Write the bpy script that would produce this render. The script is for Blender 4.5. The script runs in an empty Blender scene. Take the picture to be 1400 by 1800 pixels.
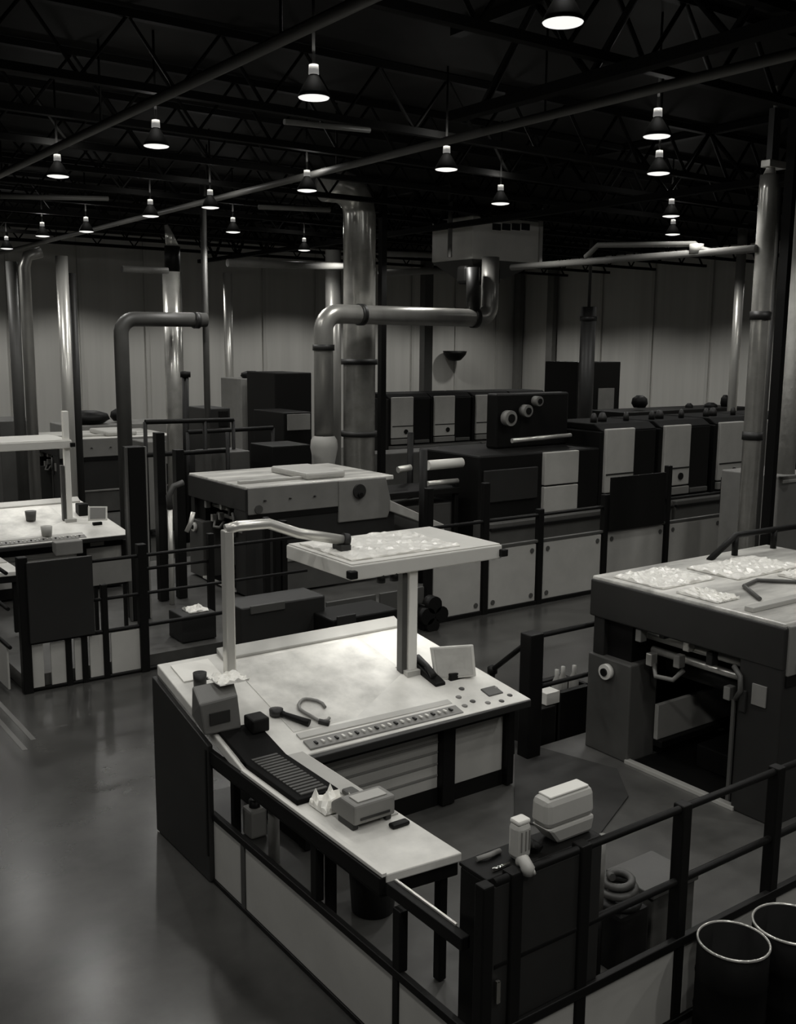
import bpy, math, random
from mathutils import Vector, Matrix

SC = bpy.context.scene
COL = SC.collection
S = 0.72            # metres per layout unit
H = 5.5             # camera height in layout units
random.seed(7)

# ---------------------------------------------------------------- camera
CX, CY = 700.0, 900.0
VA, VB = (-600.0, 595.0), (3200.0, 628.0)       # vanishing points of the two floor directions
F = math.sqrt(-((VA[0]-CX)*(VB[0]-CX) + (VA[1]-CY)*(VB[1]-CY)))
def _ray(px, py): return Vector((px-CX, -(py-CY), -F))
AX = _ray(*VB).normalized(); AY = _ray(*VA).normalized(); AZ = AX.cross(AY).normalized()
ROT = Matrix((AX, AY, AZ))
def wray(px, py): return ROT @ _ray(px, py)
def on_x(px, py, X):
    d = wray(px, py); t = X/d.x; return (X, d.y*t, H+d.z*t)
def on_y(px, py, Y):
    d = wray(px, py); t = Y/d.y; return (d.x*t, Y, H+d.z*t)
def on_z(px, py, Z):
    d = wray(px, py); t = (Z-H)/d.z; return (d.x*t, d.y*t, Z)
cd = bpy.data.cameras.new('camera'); cam = bpy.data.objects.new('camera', cd); COL.objects.link(cam)
m4 = ROT.to_4x4(); m4.translation = Vector((0, 0, H*S)); cam.matrix_world = m4
cd.sensor_fit = 'HORIZONTAL'; cd.sensor_width = 36.0; cd.lens = F/1400.0*36.0; cd.clip_start = .05; cd.clip_end = 300
SC.camera = cam

# ---------------------------------------------------------------- materials
def mat(name, v, rough=.5, metal=0.0, noise=0.0, nscale=6.0, emit=0.0, spec=.5, bump=0.0, warp=None):
    m = bpy.data.materials.new(name); m.use_nodes = True
    nt = m.node_tree; b = nt.nodes['Principled BSDF']
    c = v if isinstance(v, tuple) else (v, v*.985, v*.925)
    b.inputs['Base Color'].default_value = (*c, 1); b.inputs['Roughness'].default_value = rough
    b.inputs['Metallic'].default_value = metal; b.inputs['Specular IOR Level'].default_value = spec
    if noise or bump:
        tc = nt.nodes.new('ShaderNodeTexCoord'); mp = nt.nodes.new('ShaderNodeMapping')
        if warp: mp.inputs['Scale'].default_value = warp
        nt.links.new(tc.outputs['Object'], mp.inputs['Vector'])
        nz = nt.nodes.new('ShaderNodeTexNoise'); nz.inputs['Scale'].default_value = nscale
        nz.inputs['Detail'].default_value = 6; nz.inputs['Roughness'].default_value = .6
        nt.links.new(mp.outputs['Vector'], nz.inputs['Vector'])
        if noise:
            r = nt.nodes.new('ShaderNodeValToRGB')
            r.color_ramp.elements[0].position = .3; r.color_ramp.elements[1].position = .7
            r.color_ramp.elements[0].color = (*[x*(1-noise) for x in c], 1)
            r.color_ramp.elements[1].color = (*[min(1, x*(1+noise)) for x in c], 1)
            nt.links.new(nz.outputs['Fac'], r.inputs['Fac']); nt.links.new(r.outputs['Color'], b.inputs['Base Color'])
        if bump:
            bp = nt.nodes.new('ShaderNodeBump'); bp.inputs['Strength'].default_value = bump; bp.inputs['Distance'].default_value = .03
            nt.links.new(nz.outputs['Fac'], bp.inputs['Height']); nt.links.new(bp.outputs['Normal'], b.inputs['Normal'])
    if emit:
        b.inputs['Emission Color'].default_value = (1, .99, .955, 1); b.inputs['Emission Strength'].default_value = emit
    return m

M = dict(
    floor=mat('polished_concrete', .05, .24, noise=.5, nscale=.8, spec=.5, bump=.05),
    deck=mat('deck_plate', .07, .5, noise=.3, nscale=2.5),
    void=mat('matt_black_and_shade', .0035, .7, spec=.12),  # matt black surfaces, also the shade painted inside the press opening
    mat_=mat('rubber_mat', .03, .8, noise=.2, nscale=5),
    black=mat('black_paint', .006, .5, spec=.2),
    dark=mat('charcoal_paint', .017, .5, noise=.15, nscale=3),
    dgrey=mat('dark_grey_paint', .07, .5, noise=.12, nscale=3),
    grey=mat('mid_grey_paint', .2, .5, noise=.1, nscale=3),
    grey2=mat('warm_grey_casing', .12, .5, noise=.1, nscale=3),
    lgrey=mat('light_grey_paint', .42, .45, noise=.08, nscale=2.5),
    panel=mat('pale_kick_panel', .46, .5, noise=.1, nscale=1.6),
    white=mat('white_laminate', .66, .4, noise=.16, nscale=3.5),
    print_=mat('printed_sheet', .58, .55, noise=.32, nscale=3.0),
    ledge=mat('white_enamel', .7, .4, noise=.06, nscale=2),
    paper=mat('white_paper', .85, .7),
    plastic=mat('white_plastic', .75, .35),
    film=mat('crumpled_film', .86, .3, noise=.1, nscale=5, bump=.4),
    cover=mat('worn_machine_lid', .55, .3, noise=.55, nscale=1.5, warp=(.6, 2.4, 1)),
    steel=mat('galvanised_steel', .62, .24, metal=.55, noise=.2, nscale=3, bump=.08),
    duct=mat('spiral_duct_steel', .4, .34, metal=.5, noise=.2, nscale=2, warp=(1, 1, .4)),
    chrome=mat('bright_chrome', .8, .15, metal=1),
    pole=mat('brushed_aluminium', .72, .3, metal=.55),
    wall=mat('painted_wall_panel', .62, .7, noise=.1, nscale=.5, warp=(3, 3, .15)),
    wallstrip=mat('wall_seam_paint', .55, .7),
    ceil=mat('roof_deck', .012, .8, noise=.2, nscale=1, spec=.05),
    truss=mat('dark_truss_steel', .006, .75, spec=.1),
    pipe=mat('ceiling_pipe_paint', .15, .5),
    lens=mat('lamp_lens', .8, .4, emit=.95),
    bell=mat('lamp_reflector', .012, .6, spec=.1),
    neck=mat('lamp_neck_glow', .6, .4, emit=.16),
    tube=mat('booth_tube', .8, .4, emit=.9),
    screen=mat('pale_screen', .5, .3, noise=.1, nscale=8),
    rubber=mat('black_rubber', .01, .6),
)

# ---------------------------------------------------------------- mesh builder (layout units)
class MB:
    def __init__(s): s.v = []; s.f = []; s.sm = []
    def add(s, vs, fs, smooth=False):
        o = len(s.v); s.v += [Vector(v) for v in vs]
        for f in fs: s.f.append([o+i for i in f]); s.sm.append(smooth)
        return s
    def box(s, x0, x1, y0, y1, z0, z1):
        vs = [(x0,y0,z0),(x1,y0,z0),(x1,y1,z0),(x0,y1,z0),(x0,y0,z1),(x1,y0,z1),(x1,y1,z1),(x0,y1,z1)]
        return s.add(vs, [(3,2,1,0),(4,5,6,7),(0,1,5,4),(1,2,6,5),(2,3,7,6),(3,0,4,7)])
    def hexa(s, bot, top):
        return s.add(list(bot)+list(top), [(3,2,1,0),(4,5,6,7),(0,1,5,4),(1,2,6,5),(2,3,7,6),(3,0,4,7)])
    def tube(s, pts, r, n=14, caps=True):
        pts = [Vector(p) for p in pts]; N = len(pts); rs = r if isinstance(r, (list, tuple)) else [r]*N
        o = len(s.v); up = None
        for i, p in enumerate(pts):
            t = (pts[min(i+1, N-1)]-pts[max(i-1, 0)]).normalized()
            if up is None: up = t.orthogonal().normalized()
            up = (up-t*up.dot(t)).normalized(); sd = t.cross(up)
            k = 1.0
            if 0 < i < N-1:
                c = (pts[i]-pts[i-1]).normalized().dot(t); k = 1/max(.5, c)
            for j in range(n):
                a = 2*math.pi*j/n; s.v.append(p+(up*math.cos(a)+sd*math.sin(a))*rs[i]*(1 if k < 1.02 else 1))
        for i in range(N-1):
            for j in range(n):
                s.f.append([o+i*n+j, o+i*n+(j+1) % n, o+(i+1)*n+(j+1) % n, o+(i+1)*n+j]); s.sm.append(True)
        if caps:
            s.f.append([o+j for j in range(n)][::-1]); s.sm.append(False)
            s.f.append([o+(N-1)*n+j for j in range(n)]); s.sm.append(False)
        return s
    def lathe(s, prof, c=(0, 0, 0), n=28, closed=False):
        o = len(s.v); k = len(prof)
        for r, z in prof:
            for j in range(n):
                a = 2*math.pi*j/n; s.v.append(Vector((c[0]+r*math.cos(a), c[1]+r*math.sin(a), c[2]+z)))
        for i in range(k-1):
            for j in range(n):
                s.f.append([o+i*n+j, o+i*n+(j+1) % n, o+(i+1)*n+(j+1) % n, o+(i+1)*n+j]); s.sm.append(True)
        return s
    def prism(s, poly, axis, a0, a1):
        n = len(poly)
        def P(u, w, a): return {'x': (a, u, w), 'y': (u, a, w), 'z': (u, w, a)}[axis]
        vs = [P(u, w, a0) for u, w in poly]+[P(u, w, a1) for u, w in poly]
        return s.add(vs, [list(range(n))[::-1], list(range(n, 2*n))]+[(i, (i+1) % n, n+(i+1) % n, n+i) for i in range(n)])
    def wavy(s, x0, x1, y0, y1, zf, nx, ny, amp, thick=.012):
        """a crumpled sheet of real thickness"""
        top = []; bot = []
        for j in range(ny+1):
            for i in range(nx+1):
                u, w = i/nx, j/ny
                x, y = x0+(x1-x0)*u, y0+(y1-y0)*w
                z = zf(x, y)+thick+abs(amp*(math.sin(7*u+3*w*w*4)*math.cos(5*w+2*u*3)+.7*random.uniform(-1, 1)))
                top.append((x+random.uniform(-1, 1)*.012, y+random.uniform(-1, 1)*.012, z)); bot.append((x, y, zf(x, y)+.002))
        o = len(top); fs = []; W = nx+1
        for j in range(ny):
            for i in range(nx):
                a = j*W+i; fs.append((a, a+1, a+W+1, a+W)); fs.append((o+a+W, o+a+W+1, o+a+1, o+a))
        ring = [i for i in range(W)]+[j*W+nx for j in range(1, ny+1)]+[ny*W+i for i in range(nx-1, -1, -1)]+[j*W for j in range(ny-1, 0, -1)]
        for k in range(len(ring)):
            a, b = ring[k], ring[(k+1) % len(ring)]; fs.append((a, o+a, o+b, b))
        return s.add(top+bot, fs, False)
    def build(s, name, m, parent=None, bevel=0.0, label=None, base=None):
        root = parent
        while root is not None and root.parent is not None: root = root.parent
        org = Vector(root.location) if root is not None else (Vector(base)*S if base is not None else Vector((0, 0, 0)))
        me = bpy.data.meshes.new(name); me.from_pydata([tuple(v*S-org) for v in s.v], [], s.f)
        for p, k in zip(me.polygons, s.sm): p.use_smooth = k
        me.validate(); me.update()
        import bmesh
        bm = bmesh.new(); bm.from_mesh(me); bmesh.ops.recalc_face_normals(bm, faces=bm.faces); bm.to_mesh(me); bm.free()
        me.materials.append(M[m]); o = bpy.data.objects.new(name, me); COL.objects.link(o)
        if parent is not None: o.parent = parent
        else: o.location = org
        if bevel:
            b = o.modifiers.new('edge', 'BEVEL'); b.width = bevel*S; b.segments = 2; b.limit_method = 'ANGLE'; b.harden_normals = False
        if label: o['label'] = label
        return o

def thing(name, label, cat, loc, group=None):
    o = bpy.data.objects.new(name, None); COL.objects.link(o); o.empty_display_size = .1
    o.location = Vector(loc)*S; o['label'] = label; o['category'] = cat
    if group: o['group'] = group
    return o
def tag(o, label, cat, group=None):
    o['label'] = label; o['category'] = cat
    if group: o['group'] = group
    return o
def structure(o): o['kind'] = 'structure'; return o
def kids(o): return [c for c in COL.objects if c.parent is o]
SKIP = set()
def copy_tree(o, off=(0, 0, 0), label=None, parent=None, group=None):
    c = o.copy(); COL.objects.link(c)
    if parent is not None: c.parent = parent
    else: c.location = Vector(o.location)+Vector(off)*S
    if label: c['label'] = label
    if group: c['group'] = group
    for ch in kids(o):
        if ch.name.split('.')[0] not in SKIP: copy_tree(ch, parent=c)
    return c
def box(*a): return MB().box(*a)
def bar(p, q, r, n=12): return MB().tube([p, q], r, n)
def arc(c, u, w, r, a0, a1, n=8):
    c, u, w = Vector(c), Vector(u), Vector(w)
    return [tuple(c+u*r*math.cos(a0+(a1-a0)*i/n)+w*r*math.sin(a0+(a1-a0)*i/n)) for i in range(n+1)]

# ================================================================ SETTING
structure(box(-14, 46, -10, 50, -.3, 0).build('floor', 'floor', base=(0, 0, 0)))
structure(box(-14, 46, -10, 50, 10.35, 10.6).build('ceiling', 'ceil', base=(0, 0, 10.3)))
structure(box(-14, 46, 46, 46.4, 0, 10.4).build('wall_back', 'wall', base=(0, 46, 0)))
structure(box(42, 42.4, -10, 46, 0, 10.4).build('wall_right', 'wall', base=(42, 0, 0)))
k = 0
for i in range(13):                                             # panel seams of the far walls
    k += 1; x = 3+i*3.1
    structure(box(x, x+.16, 45.9, 46, 0, 10.3).build('trim_%d' % k, 'wallstrip', base=(x, 46, 0)))
for i in range(9):
    k += 1; y = 14+i*3.6
    structure(box(41.9, 42, y, y+.18, 0, 10.3).build('trim_%d' % k, 'wallstrip', base=(42, y, 0)))

for (a, b) in (((-30, 1205), (60, 1300)), ((-30, 1235), (45, 1318))):
    p, q = on_z(*a, .002), on_z(*b, .002)
    k += 1; structure(box(p[0]-.035, p[0]+.035, q[1], p[1], .001, .004).build('trim_%d' % k, 'grey2', base=(p[0], q[1], .001)))
# roof joists along the presses, each: top chord, bottom chord, one bent web rod
for i, y in enumerate([7.3, 9.9, 15.2, 17.7, 20.3, 22.9, 25.5, 28.1, 31, 34, 37, 40]):
    w = ['eighth joist', 'roof joist']
    ordn = ['first', 'second', 'third', 'fourth', 'fifth', 'sixth', 'seventh', 'eighth', 'ninth', 'tenth', 'eleventh', 'last'][i]
    t = thing('roof_joist', 'dark open-web steel roof joist, %s in line back from the viewer' % ordn, 'roof joist', (0, y, 9.2), 'roof joists under the dark deck')
    x1 = 30 if i < 6 else 40
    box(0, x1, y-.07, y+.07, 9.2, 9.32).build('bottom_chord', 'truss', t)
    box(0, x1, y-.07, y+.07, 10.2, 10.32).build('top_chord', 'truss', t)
    n = int(x1/.75)
    MB().tube([(j*.75, y, 9.28 if j % 2 else 10.24) for j in range(n+1)], .045, 6).build('bent_web_rod', 'truss', t)
for i, (x, y0, y1) in enumerate([(10.4, -2, 13), (19.5, 2, 42)]):
    lab = ['over the near press row', 'deeper in the hall beyond the grey hanging unit', 'over the aisle beside the consoles'][i]
    t = thing('roof_girder', 'deep dark lattice girder crossing the joists %s' % lab, 'girder', (x, 0, 9), 'lattice girders')
    box(x-.1, x+.1, y0, y1, 8.95, 9.1).build('bottom_chord', 'truss', t)
    box(x-.1, x+.1, y0, y1, 10.2, 10.34).build('top_chord', 'truss', t)
    n = int((y1-y0)/1.1)
    MB().tube([(x, y0+j*1.1, 9.05 if j % 2 else 10.25) for j in range(n+1)], .065, 6).build('bent_web_bar', 'truss', t)

# sprinkler mains and conduits under the roof
for (x, z, r, y0, y1, lab) in [(6.2, 9.0, .075, 3, 40, 'long grey sprinkler main running away over the aisle'),
                               (11.4, 9.0, .07, 4, 44, 'thin grey sprinkler main running away over the press deliveries')]:
    t = thing('sprinkler_main', lab, 'pipe', (x, y0, z))
    bar((x, y0, z), (x, y1, z), r).build('pipe_run', 'pipe', t)
    for y in range(int(y0)+2, int(y1), 6):
        bar((x, y, z+r*.6), (x, y, 10.34), .02, 6).build('hanger_rod', 'truss', t)
for (a, b, Y, r, lab) in [((0, 345), (190, 349), 26.5, .06, 'pale conduit above the far consoles at the hall side'),
                          ((455, 364), (580, 369), 24.0, .06, 'pale conduit just ahead of the tall fat duct'),
                          ((500, 214), (650, 229), 15.0, .045, 'pale conduit high between two roof joists'),
                          ((400, 462), (608, 469), 29.0, .12, 'long pale pipe low across the hall behind the fat duct'),
                          ((668, 446), (785, 449), 27.0, .09, 'pale pipe stub between fat duct and hanging unit'),
                          ((668, 480), (820, 474), 27.5, .11, 'second pale pipe just under the pipe stub'),
                          ((215, 473), (295, 476), 27.0, .09, 'short grey pipe above the dull bent duct')]:
    p, q = on_y(*a, Y), on_y(*b, Y)
    tag(bar(p, q, r).build('ceiling_conduit', 'grey', base=p), lab, 'pipe')
# long pipe sloping in the picture from the hanging unit to the steel duct, with a loop above it
p, q = on_x(900, 470, 17), on_x(1330, 437, 17)
t = thing('overhead_air_pipe', 'pale overhead air pipe running from the hanging unit to the tall steel duct', 'pipe', p)
bar(p, q, .075).build('pipe_run', 'grey', t)
a = [on_x(1030, 452, 17), on_x(1052, 431, 17), on_x(1222, 429, 17), on_x(1232, 438, 17), on_x(1262, 444, 17)]
MB().tube(a, .06, 10).build('bypass_loop', 'grey', t)
MB().lathe([(0, -.09), (.14, -.09), (.14, .09), (0, .09)], on_x(1225, 437, 17), 14).build('valve', 'lgrey', t)

# ---------------------------------------------------------------- high bay lamps
def lamp_mesh(t, z, sc=.62):
    x, y = t.location[0]/S, t.location[1]/S
    def L(pr): return [(a*sc, b*sc) for a, b in pr]
    bar((x, y, z+.62*sc), (x, y, 10.34), .02, 6).build('hanger_rod', 'truss', t)
    MB().lathe(L([(.001, .66), (.10, .64), (.11, .46), (.001, .45)]), (x, y, z), 16).build('ballast_housing', 'neck', t)
    MB().lathe(L([(.09, .45), (.12, .40), (.21, .26), (.31, .08), (.335, 0), (.325, 0), (.30, .08), (.2, .25), (.11, .38)]), (x, y, z), 24).build('reflector', 'bell', t)
    MB().lathe(L([(.001, -.045), (.17, -.04), (.31, -.01), (.325, .01), (.001, .015)]), (x, y, z), 24).build('lens', 'lens', t)
LAMPS = [((990, 40), 'big bright high bay lamp hanging closest to the viewer'),
         ((552, 172), 'bright high bay lamp second over the console aisle'),
         ((1155, 240), 'high bay lamp over the press row beside the tall steel duct'),
         ((275, 257), 'high bay lamp third over the aisle, glowing neck above its disc'),
         ((102, 310), 'high bay lamp fourth over the aisle, above the far console'),
         ((785, 298), 'high bay lamp above the thin vertical rod of the hanging unit'),
         ((540, 335), 'high bay lamp just ahead of the fat duct elbow'),
         ((880, 358), 'high bay lamp right over the grey hanging unit'),
         ((1180, 380), 'higher of two lamps lined up over the pipe loop'),
         ((1183, 412), 'lower small lamp of two lined up over the pipe loop'),
         ((265, 380), 'small lamp beside the silver flue tip'),
         ((75, 415), 'small lamp above the paired thin pipes'),
         ((152, 407), 'small lamp between the thin pipes and the bent duct'),
         ((12, 437), 'tiny lamp at the picture edge above the paired pipes'),
         ((370, 365), 'small lamp above the dull bent duct'),
         ((410, 408), 'small lamp halfway between bent duct and fat duct'),
         ((535, 440), 'tiny lamp low beside the fat duct'),
         ((1158, 305), 'dim lamp under the bright one beside the tall steel duct')]
def spot(name, loc, P, par=None, ang=142, blend=.5, r=.16):
    l = bpy.data.lights.new(name, 'SPOT'); l.energy = P; l.spot_size = math.radians(ang); l.spot_blend = blend
    l.shadow_soft_size = r*S; l.color = (1, .985, .945); o = bpy.data.objects.new(name, l); COL.objects.link(o)
    if par is not None: o.parent = par; o.location = Vector(loc)*S-Vector(par.location)
    else: o.location = Vector(loc)*S
    return o
LP = 100.0
def lamp(x, y, z, lab):
    t = thing('high_bay_lamp', lab, 'lamp', (x, y, z), 'high bay lamps'); lamp_mesh(t, z)
    spot('lamp_light', (x, y, z-.1), LP, t)
    l = bpy.data.lights.new('lamp_uplight', 'POINT'); l.energy = 8; l.shadow_soft_size = .1; l.color = (1, .985, .945)
    o = bpy.data.objects.new('lamp_uplight', l); COL.objects.link(o); o.parent = t; o.location = (0, 0, .55*S)
for (px, lab) in LAMPS:
    x, y, z = on_z(*px, 8.6); lamp(x, y, z, lab)
# unseen spotlights added along the lamp grid, boosted for the walls and near panels
LG = [(7.4, 3.4), (12.5, 1.8), (2.5, .5), (17.5, .3), (37.3, 8),  (2.2, 4), (2.2, 8.2), (2.0, 12.4), (1.8, 16.6), (1.6, 21), (6.2, 24.3), (6.0, 28.5), (12.6, 6.4), (17.2, 4.5), (17.0, 8.7), (16.5, 13), (14.9, 21.8), (14.4, 26), (14, 30.3),
      (19, 24), (23.8, 24), (18.4, 28.3), (24, 10), (24.5, 14.5), (28, 17.5), (28, 22), (23, 28.5), (28.4, 27), (33, 22), (33, 27.5), (33, 13), (37.6, 18), (37.4, 24), (37.2, 30), (37, 36), (37, 41.6), (32.5, 33), (31.5, 41.8), (26, 41.9), (20.5, 42), (15, 42), (9.5, 42.1), (4, 42.2), (-1.5, 42), (27, 36), (21.5, 36), (16, 36.4), (5.6, 33.4), (5, 38), (2, -2), (7.5, -1), (-2.5, 6), (-2.5, 11), (-2.5, 16), (1.2, 26), (1, 31), (0.5, 36), (38, 12.5)]
for i, (x, y) in enumerate(LG):
    spot('grid_fill_light', (x, y, 8.5), LP*(1.55 if y > 41 or x > 36.5 else 1.55 if y < 2.5 else 1.0))

# ================================================================ ROW ONE: platform, guards, fence
DZ = .3
t = thing('press_platform', 'low grey deck inside the near guard fence around the desk', 'platform', (4.2, 4.8, 0))
MB().prism([(4.24, 4.84), (16, 4.84), (16, 9.15), (8.0, 9.15), (8.0, 10.36), (4.24, 10.36)], 'z', 0.01, DZ).build('deck', 'deck', t)

def fence_run(t, pts, axis, fixed, z0, z1, posts, post_r, rails, panels):
    for u in posts:
        (box(u-post_r, u+post_r, fixed-post_r, fixed+post_r, z0, z1) if axis == 'x' else box(fixed-post_r, fixed+post_r, u-post_r, u+post_r, z0, z1)).build('post', 'black', t, .012)
t = thing('guard_fence', 'black pipe guard fence with pale kick panels along the front of the near press pen', 'fence', (4.2, 4.8, 0))
for x in (4.48, 5.16, 6.30, 7.56, 9.0): box(x-.055, x+.055, 4.75, 4.86, .0, 1.92).build('post', 'black', t, .012)
for nm, z in (('top_rail', 1.88), ('middle_rail', 1.26)):
    bar((4.3, 4.8, z), (9.0, 4.8, z), .032).build(nm, 'black', t)
box(4.2, 9.0, 4.74, 4.80, .70, .78).build('kick_rail', 'black', t, .01)
box(4.2, 9.0, 4.74, 4.80, .0, .06).build('base_rail', 'black', t, .01)
xs = [4.22, 4.42, 4.54, 5.10, 5.22, 6.24, 6.36, 7.5, 7.62, 8.94]
for a, b in zip(xs[::2], xs[1::2]): box(a, b, 4.765, 4.79, .06, .70).build('kick_panel', 'panel', t, .006)
for a, b in ((4.22, 4.43), (4.53, 5.11), (5.21, 5.34)):
    box(a, b, 4.775, 4.80, .78, 1.86).build('dark_infill_panel', 'dark', t, .006, label='tall dark infill panel')
box(4.17, 4.27, 4.75, 4.85, 0, 1.9).build('corner_post', 'black', t, .012)
MB().box(4.30, 4.335, 4.735, 4.765, 1.0, 1.17).build('door_latch', 'chrome', t, .006, label='bright metal latch on dark panel')

t = thing('side_guard', 'black framed guard with pale kick panels along the aisle side of the near desk', 'fence', (4.2, 4.9, 0))
for y in (5.74, 6.96): box(4.16, 4.24, y-.05, y+.05, .76, 1.27).build('post', 'black', t, .01)
box(4.15, 4.21, 4.88, 9.0, .70, .77).build('kick_rail', 'black', t, .01)
box(4.15, 4.21, 4.88, 9.0, 0, .05).build('base_rail', 'black', t, .008)
for a, b in ((4.9, 5.70), (5.78, 8.24), (8.34, 8.94)): box(4.165, 4.19, a, b, .05, .70).build('kick_panel', 'panel', t, .006)
for y in (5.74, 8.29): box(4.155, 4.2, y-.035, y+.035, .05, .7).build('kick_stile', 'dgrey' if y > 8 else 'black', t)
box(4.15, 4.23, 4.95, 5.86, 1.34, 1.44).build('top_rail', 'black', t, .008)
box(4.215, 4.235, 5.1, 5.84, 1.441, 1.455).build('rail_edge_strip', 'pole', t)

# ================================================================ CONTROL CONSOLE (desk one) -------------------------
def surf(y): return 1.46+.249*(y-8.3)
t = console = thing('press_control_console', 'broad white inspection desk with a long side arm under the near hood lamp', 'control desk', (4.2, 5.87, DZ), 'press control desks')
# sloped table
MB().hexa([(4.18, 8.3, 1.36), (7.85, 8.2, 1.36), (7.45, 10.35, 1.85), (4.18, 10.35, 1.85)],
          [(4.18, 8.3, 1.46), (7.85, 8.2, 1.46), (7.45, 10.35, 1.97), (4.18, 10.35, 1.97)]).build('inspection_table', 'white', t, .012)
o = MB().hexa([(4.9, 10.16, 1.925), (7.42, 10.16, 1.925), (7.42, 10.34, 1.97), (4.9, 10.34, 1.97)],
          [(4.9, 10.16, 1.96), (7.42, 10.16, 1.96), (7.42, 10.34, 2.04), (4.9, 10.34, 2.04)]).build('back_ledge', 'lgrey', t, .01)
# sheet lying flush on the table, clamped by the front bar
MB().hexa([(4.95, 8.66, 1.551), (6.85, 8.62, 1.541), (6.72, 10.1, 1.911), (4.95, 10.1, 1.911)],
          [(4.95, 8.66, 1.556), (6.85, 8.62, 1.546), (6.72, 10.1, 1.916), (4.95, 10.1, 1.916)]).build('sheet_bed', 'print_', t)
box(4.9, 7.84, 8.18, 8.26, 1.37, 1.455).build('front_edge', 'dark', t, .01)
MB().hexa([(4.95, 8.32, 1.468), (6.9, 8.27, 1.456), (6.9, 8.42, 1.494), (4.95, 8.47, 1.506)],
          [(4.95, 8.32, 1.492), (6.9, 8.27, 1.480), (6.9, 8.42, 1.518), (4.95, 8.47, 1.530)]).build('slider_strip', 'grey', t, .006)
for i in range(22):
    x = 5.05+i*.082; y = 8.385-.022*(x-4.95)
    sl = box(x-.012, x+.012, y-.03, y+.03, 1.505, 1.522); sl.build('ink_slider', 'plastic' if i % 3 else 'dark', t)
MB().hexa([(4.95, 8.52, 1.515), (6.9, 8.47, 1.503), (6.9, 8.56, 1.525), (4.95, 8.61, 1.538)],
          [(4.95, 8.52, 1.535), (6.9, 8.47, 1.523), (6.9, 8.56, 1.545), (4.95, 8.61, 1.558)]).build('clamp_bar', 'lgrey', t, .006)
# front cabinet below the table
box(5.0, 7.80, 8.55, 10.0, DZ, .52).build('plinth', 'black', t)
box(5.0, 7.80, 8.52, 8.60, 1.18, 1.37).build('front_fascia', 'black', t)
for x in (6.86, 7.80, 5.05): box(x-.09 if x != 7.8 else x-.05, x+.09 if x != 7.8 else x+.05, 8.46, 8.6, DZ+.02, 1.3).build('front_stile', 'black', t, .01)
MB().hexa([(5.1, 8.56, .50), (6.77, 8.56, .50), (6.77, 8.62, .50), (5.1, 8.62, .50)], [(5.1, 8.56, 1.2), (6.77, 8.56, 1.2), (6.77, 8.62, 1.2), (5.1, 8.62, 1.2)]).build('front_panel', 'lgrey', t, .006)
for z in (.66, .8, .94, 1.06): box(5.12, 6.76, 8.545, 8.562, z, z+.02).build('panel_rib', 'grey', t)
box(6.96, 7.73, 8.54, 8.60, .50, 1.2).build('cabinet_door', 'lgrey', t, .008)
box(7.05, 7.35, 8.515, 8.54, 1.22, 1.30).build('door_lock', 'grey', t, .006)
MB().prism([(8.6, DZ), (10.2, DZ), (10.2, 1.78), (8.6, 1.42)], 'x', 7.38, 7.44).build('end_panel', 'dark', t, .01)
# aisle side cladding
MB().prism([(8.95, 0.02), (10.36, 0.02), (10.36, 1.84), (8.95, 1.50)], 'x', 4.12, 4.18).build('side_cladding', 'dark', t, .01)
MB().prism([(8.97, .3), (9.0, .3), (9.0, 1.45), (8.97, 1.45)], 'x', 4.11, 4.125).build('cladding_seam', 'black', t)
# side arm
MB().hexa([(4.2, 5.93, 1.38), (4.9, 5.86, 1.38), (4.9, 8.35, 1.38), (4.2, 8.35, 1.38)], [(4.2, 5.93, 1.46), (4.9, 5.86, 1.46), (4.9, 8.35, 1.46), (4.2, 8.35, 1.46)]).build('arm_top', 'white', t, .012)
MB().hexa([(4.16, 5.95, 1.26), (4.88, 5.88, 1.26), (4.88, 8.3, 1.26), (4.16, 8.95, 1.26)], [(4.16, 5.95, 1.385), (4.88, 5.88, 1.385), (4.88, 8.3, 1.385), (4.16, 8.95, 1.385)]).build('arm_skirt', 'black', t, .01)
box(4.14, 4.20, 5.93, 9.95, 1.30, 1.44).build('arm_edge_band', 'black', t, .008)
box(4.16, 4.205, 5.93, 8.3, 1.442, 1.474).build('edge_trim', 'ledge', t, .004, label='bright metal edge trim')
for (x, y) in ((4.3, 6.9), (4.8, 6.0), (4.3, 8.7)): box(x-.04, x+.04, y-.04, y+.04, DZ+.01, 1.27).build('leg', 'black', t, .008)
# ribbed key strip sunk in the arm
o = box(4.225, 4.66, 7.34, 8.45, 1.462, 1.515).build('key_tray', 'void', t, .008)
for i in range(16):
    y = 7.40+i*.061; box(4.30, 4.58, y, y+.035, 1.515, 1.527).build('tray_key', 'dgrey', o)
MB().hexa([(4.225, 8.3, surf(8.3)+.002), (4.66, 8.3, surf(8.3)+.002), (4.66, 8.92, surf(8.92)+.002), (4.225, 8.92, surf(8.92)+.002)], [(4.225, 8.3, surf(8.3)+.055), (4.66, 8.3, surf(8.3)+.055), (4.66, 8.92, surf(8.92)+.04), (4.225, 8.92, surf(8.92)+.04)]).build('tray_cover', 'void', t, .01)
box(4.68, 4.87, 6.7, 8.4, 1.461, 1.475).build('arm_label_strip', 'lgrey', t)

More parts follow.
